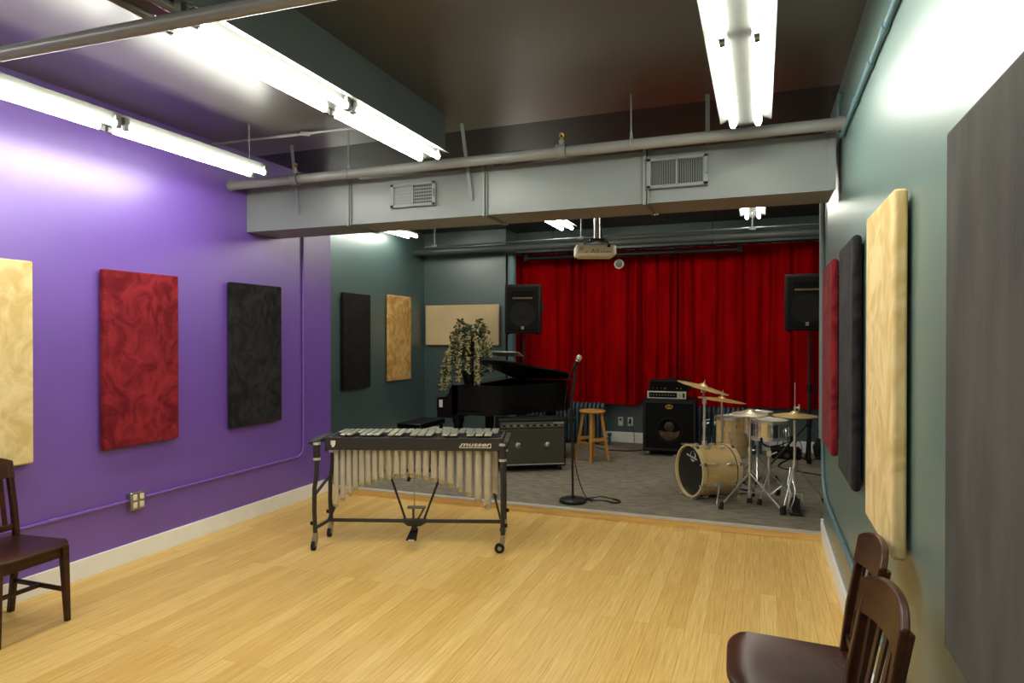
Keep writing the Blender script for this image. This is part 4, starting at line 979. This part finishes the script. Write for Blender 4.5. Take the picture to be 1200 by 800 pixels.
MB().cyl((0, 0, .35), (0, 0, .42), .023, n=12).cyl((0, 0, .30), (0, 0, .35), .014, n=10).build('leg_hub', M['chrome'], t)
for fx, fy in ((.27, .22), (-.13, .42), (-.1, -.26)):
    l = MB().tube([(0, 0, .39), (fx * .5, fy * .5, .21), (fx, fy, .03)], .0085, 8).build('leg', M['chrome'], t)
    MB().cyl((fx * .9, fy * .9, .06), (fx * 1.03, fy * 1.03, 0), .014, .024, n=10).build('rubber_foot', M['rubber'], l)
fr = MB().tube([(-.035, -.02, .36), (-.06, -.06, .22), (-.03, -.10, .13), (-.07, -.20, .03), (-.09, -.23, .012), (-.05, -.24, .012), (-.01, -.13, .1), (.0, -.1, .18), (-.02, -.05, .25), (-.005, -.02, .36)], .006, 8)
fr.build('pedal_linkage', M['chrome'], t)
MB().tube([(-.04, -.03, .13), (-.055, -.1, .01), (.06, -.1, .01), (.06, -.03, .13), (-.04, -.03, .13)], .006, 8).build('base_frame', M['chrome'], t)
MB().hexa([(-.03, -.30, .012), (.03, -.30, .012), (.045, -.06, .09), (-.045, -.06, .09), (-.03, -.30, .02), (.03, -.30, .02), (.045, -.06, .098), (-.045, -.06, .098)]).build('footboard', M['black_m'], t, bevel=.003)
MB().cyl((0, 0, .12), (0, -.04, .09), .006).bb((-.05, -.32, 0), (.05, -.27, .02)).build('heel_plate', M['black_m'], t)
# bass drum pedal
rearc = fc - ax * (LN + .02)
t = thing('drum_pedal', 'small black bass drum pedal behind the bass drum', 'pedal', (rearc.x, rearc.y, ST), math.atan2(-ax.y, -ax.x))
MB().hexa([(.05, -.035, .05), (.05, .035, .05), (.27, .03, .008), (.27, -.03, .008), (.05, -.035, .06), (.05, .035, .06), (.27, .03, .018), (.27, -.03, .018)]).build('footboard', M['black_m'], t)
MB().tube([(.03, -.07, 0), (.03, -.06, .2), (.03, .06, .2), (.03, .07, 0)], .009, 8).build('frame', M['chrome'], t)
MB().cyl((.03, 0, .2), (.06, 0, .36), .004, n=8).cyl((.04, 0, .36), (.07, 0, .355), .022, n=12).build('beater', M['chrome'], t)
# boxes at the back
t = thing('power_box', 'low black box with cables on the carpet behind the hi-hat', 'box', (.30, 8.95, ST), R(5))
MB().bb((-.17, -.1, 0), (.17, .1, .135)).build('case', M['black_p'], t, bevel=.01)
for i in range(4):
    x0 = -.12 + i * .07
    MB().tube(smooth_path([(x0, -.08, .12), (x0 + .01, -.11, .2), (x0 + .05, -.05, .24), (x0 + .1, .06, .16), (x0 + .12, .12, .02)], 4), .005, 6).build('cable', M['black_p'], t)
MB().cyl((0, -.1, .05), (0, -.115, .05), .03, n=16).build('dial', M['brown_inner'], t)
t = thing('equipment_bag', 'black soft bag at the back right behind the loudspeaker stand', 'bag', (.86, 9.05, ST))
MB().prism([(-.22, 0), (.22, 0), (.24, .12), (.2, .24), (-.18, .26), (-.24, .14)], -.12, .12, Matrix.Rotation(PI / 2, 4, 'X')).build('bag_body', M['black_p'], t, bevel=.04, seg=3)
MB().tube([(-.1, 0, .25), (-.08, 0, .31), (.08, 0, .31), (.1, 0, .24)], .01, 8).build('handle', M['black_p'], t)
tag(MB().tube(smooth_path([(.33, 8.83, ST + .008), (.2, 8.3, ST + .008), (.45, 8.05, ST + .008), (.8, 7.9, ST + .008), (1.1, 8.1, ST + .008)], 8), .007, 6).build('floor_cable', M['black_p']), 'black cable lying on the carpet in front of the right loudspeaker stand', 'cable')
tag(MB().tube(smooth_path([(-2.2, 8.95, ST + .006), (-1.95, 8.7, ST + .006), (-1.6, 8.75, ST + .006), (-1.45, 8.95, ST + .006)], 8), .006, 6).build('floor_cable', M['black_p']), 'black cable on the carpet between the stool and the bass cabinet', 'cable')

# ------------------------------------------------------------------ dark wooden chairs
def chair(label, loc, rz):
    """faces local +X, back at -X; origin on the floor under the seat centre"""
    t = thing('dining_chair', label, 'chair', loc, rz, 'dark wooden chairs against the walls')
    n = 12; V = []
    mb = MB()
    grid = []
    for layer in (1, 0):
        for i in range(n + 1):
            for j in range(n + 1):
                u, v = i / n, j / n; x = -.205 + .43 * u; wy = .185 + .035 * u; y = (v - .5) * 2 * wy
                if u > .8: x = -.205 + .43 * (u - (u - .8) * .3 * (abs(v - .5) * 2) ** 5); y *= 1 - .12 * ((u - .8) / .2) ** 2
                if layer: z = .452 - .010 * math.sin(PI * min(1, u * 1.05)) * (1 - (abs(v - .5) * 2) ** 2) - (.012 * max(0, (u - .85) / .15) ** 2)
                else: z = .425
                V.append((x, y, z))
    N_ = n + 1; O_ = N_ * N_; Fs = []
    for l in (0, 1):
        for i in range(n):
            for j in range(n): Fs.append((l * O_ + i * N_ + j, l * O_ + i * N_ + j + 1, l * O_ + (i + 1) * N_ + j + 1, l * O_ + (i + 1) * N_ + j))
    for k in range(n):
        for a, b in (((k, 0), (k + 1, 0)), ((k, n), (k + 1, n)), ((0, k), (0, k + 1)), ((n, k), (n, k + 1))):
            p, q_ = a[0] * N_ + a[1], b[0] * N_ + b[1]; Fs.append((p, q_, O_ + q_, O_ + p))
    mb._add(V, Fs); mb.build('seat', M['chair'], t, smooth=50, bevel=.005)
    MB().bb((-.17, -.17, .365), (.19, -.15, .426)).bb((-.17, .15, .365), (.19, .17, .426)).bb((.17, -.17, .365), (.19, .17, .426)).bb((-.18, -.16, .365), (-.16, .16, .426)).build('apron', M['chair'], t, bevel=.003)
    for s in (-1, 1):
        MB().hexa([(.185, s * .185 - .013, 0), (.211, s * .185 - .013, 0), (.211, s * .185 + .013, 0), (.185, s * .185 + .013, 0), (.165, s * .175 - .02, .426), (.205, s * .175 - .02, .426), (.205, s * .175 + .02, .426), (.165, s * .175 + .02, .426)]).build('leg', M['chair'], t, bevel=.004)
        # rear leg and back post in one curved piece
        P = [(-.235, 0), (-.20, .25), (-.185, .45), (-.205, .62), (-.25, .865)]
        hw = .016; o = [(x - .016, z) for x, z in P] + [(x + .017, z) for x, z in P[::-1]]
        MB(Matrix.Translation((0, s * .168 + .015, 0)) @ Matrix.Rotation(PI / 2, 4, 'X')).prism(o, 0, .03).build('rear_post', M['chair'], t, bevel=.005)
    # crest rail, curved in plan and in elevation
    mb = MB(); V = []; n = 14
    for i in range(n + 1):
        u = i / n * 2 - 1; y = u * .185; xb = -.233 - .03 * (1 - u * u); zt = .876 + .04 * (1 - abs(u) ** 2.6); zb = .775 + .012 * (1 - u * u)
        V += [(xb + .022, y, zb), (xb + .0, y, zb), (xb - .02, y, zt), (xb + .004, y, zt)]
    Fs = [(0, 1, 2, 3), tuple(4 * n + k for k in (3, 2, 1, 0))]
    for i in range(n):
        for k in range(4): Fs.append((4 * i + k, 4 * i + (k + 1) % 4, 4 * (i + 1) + (k + 1) % 4, 4 * (i + 1) + k))
    mb._add(V, Fs); mb.build('crest_rail', M['chair'], t, smooth=45, bevel=.006, seg=3)
    MB().bb((-.205, -.155, .485), (-.185, .155, .52)).build('lower_back_rail', M['chair'], t, bevel=.004)
    for k in range(5):
        y = (k - 2) * .058; u = y / .185; xb = -.233 - .03 * (1 - u * u) + .012
        MB().hexa([(-.200, y - .013, .515), (-.192, y - .013, .515), (-.192, y + .013, .515), (-.200, y + .013, .515), (xb - .005, y - .014, .785), (xb + .004, y - .014, .785), (xb + .004, y + .014, .785), (xb - .005, y + .014, .785)]).build('back_slat', M['chair'], t, bevel=.002)
    for s in (-1, 1): MB().bb((-.20, s * .172 - .008, .17), (.19, s * .172 + .008, .195)).build('side_stretcher', M['chair'], t, bevel=.003)
    MB().bb((-.012, -.17, .172), (.012, .17, .193)).build('cross_stretcher', M['chair'], t, bevel=.003)
    return t
c0 = chair('dark wooden chair at the far left against the purple wall', (-3.835, 2.34, 0), R(2))
dup(c0, (.112, 2.49, 0), R(182), 'dark wooden chair by the right wall, the farther of the two')
dup(c0, (.076, 2.0, 0), R(186), 'dark wooden chair by the right wall, the nearer of the two')
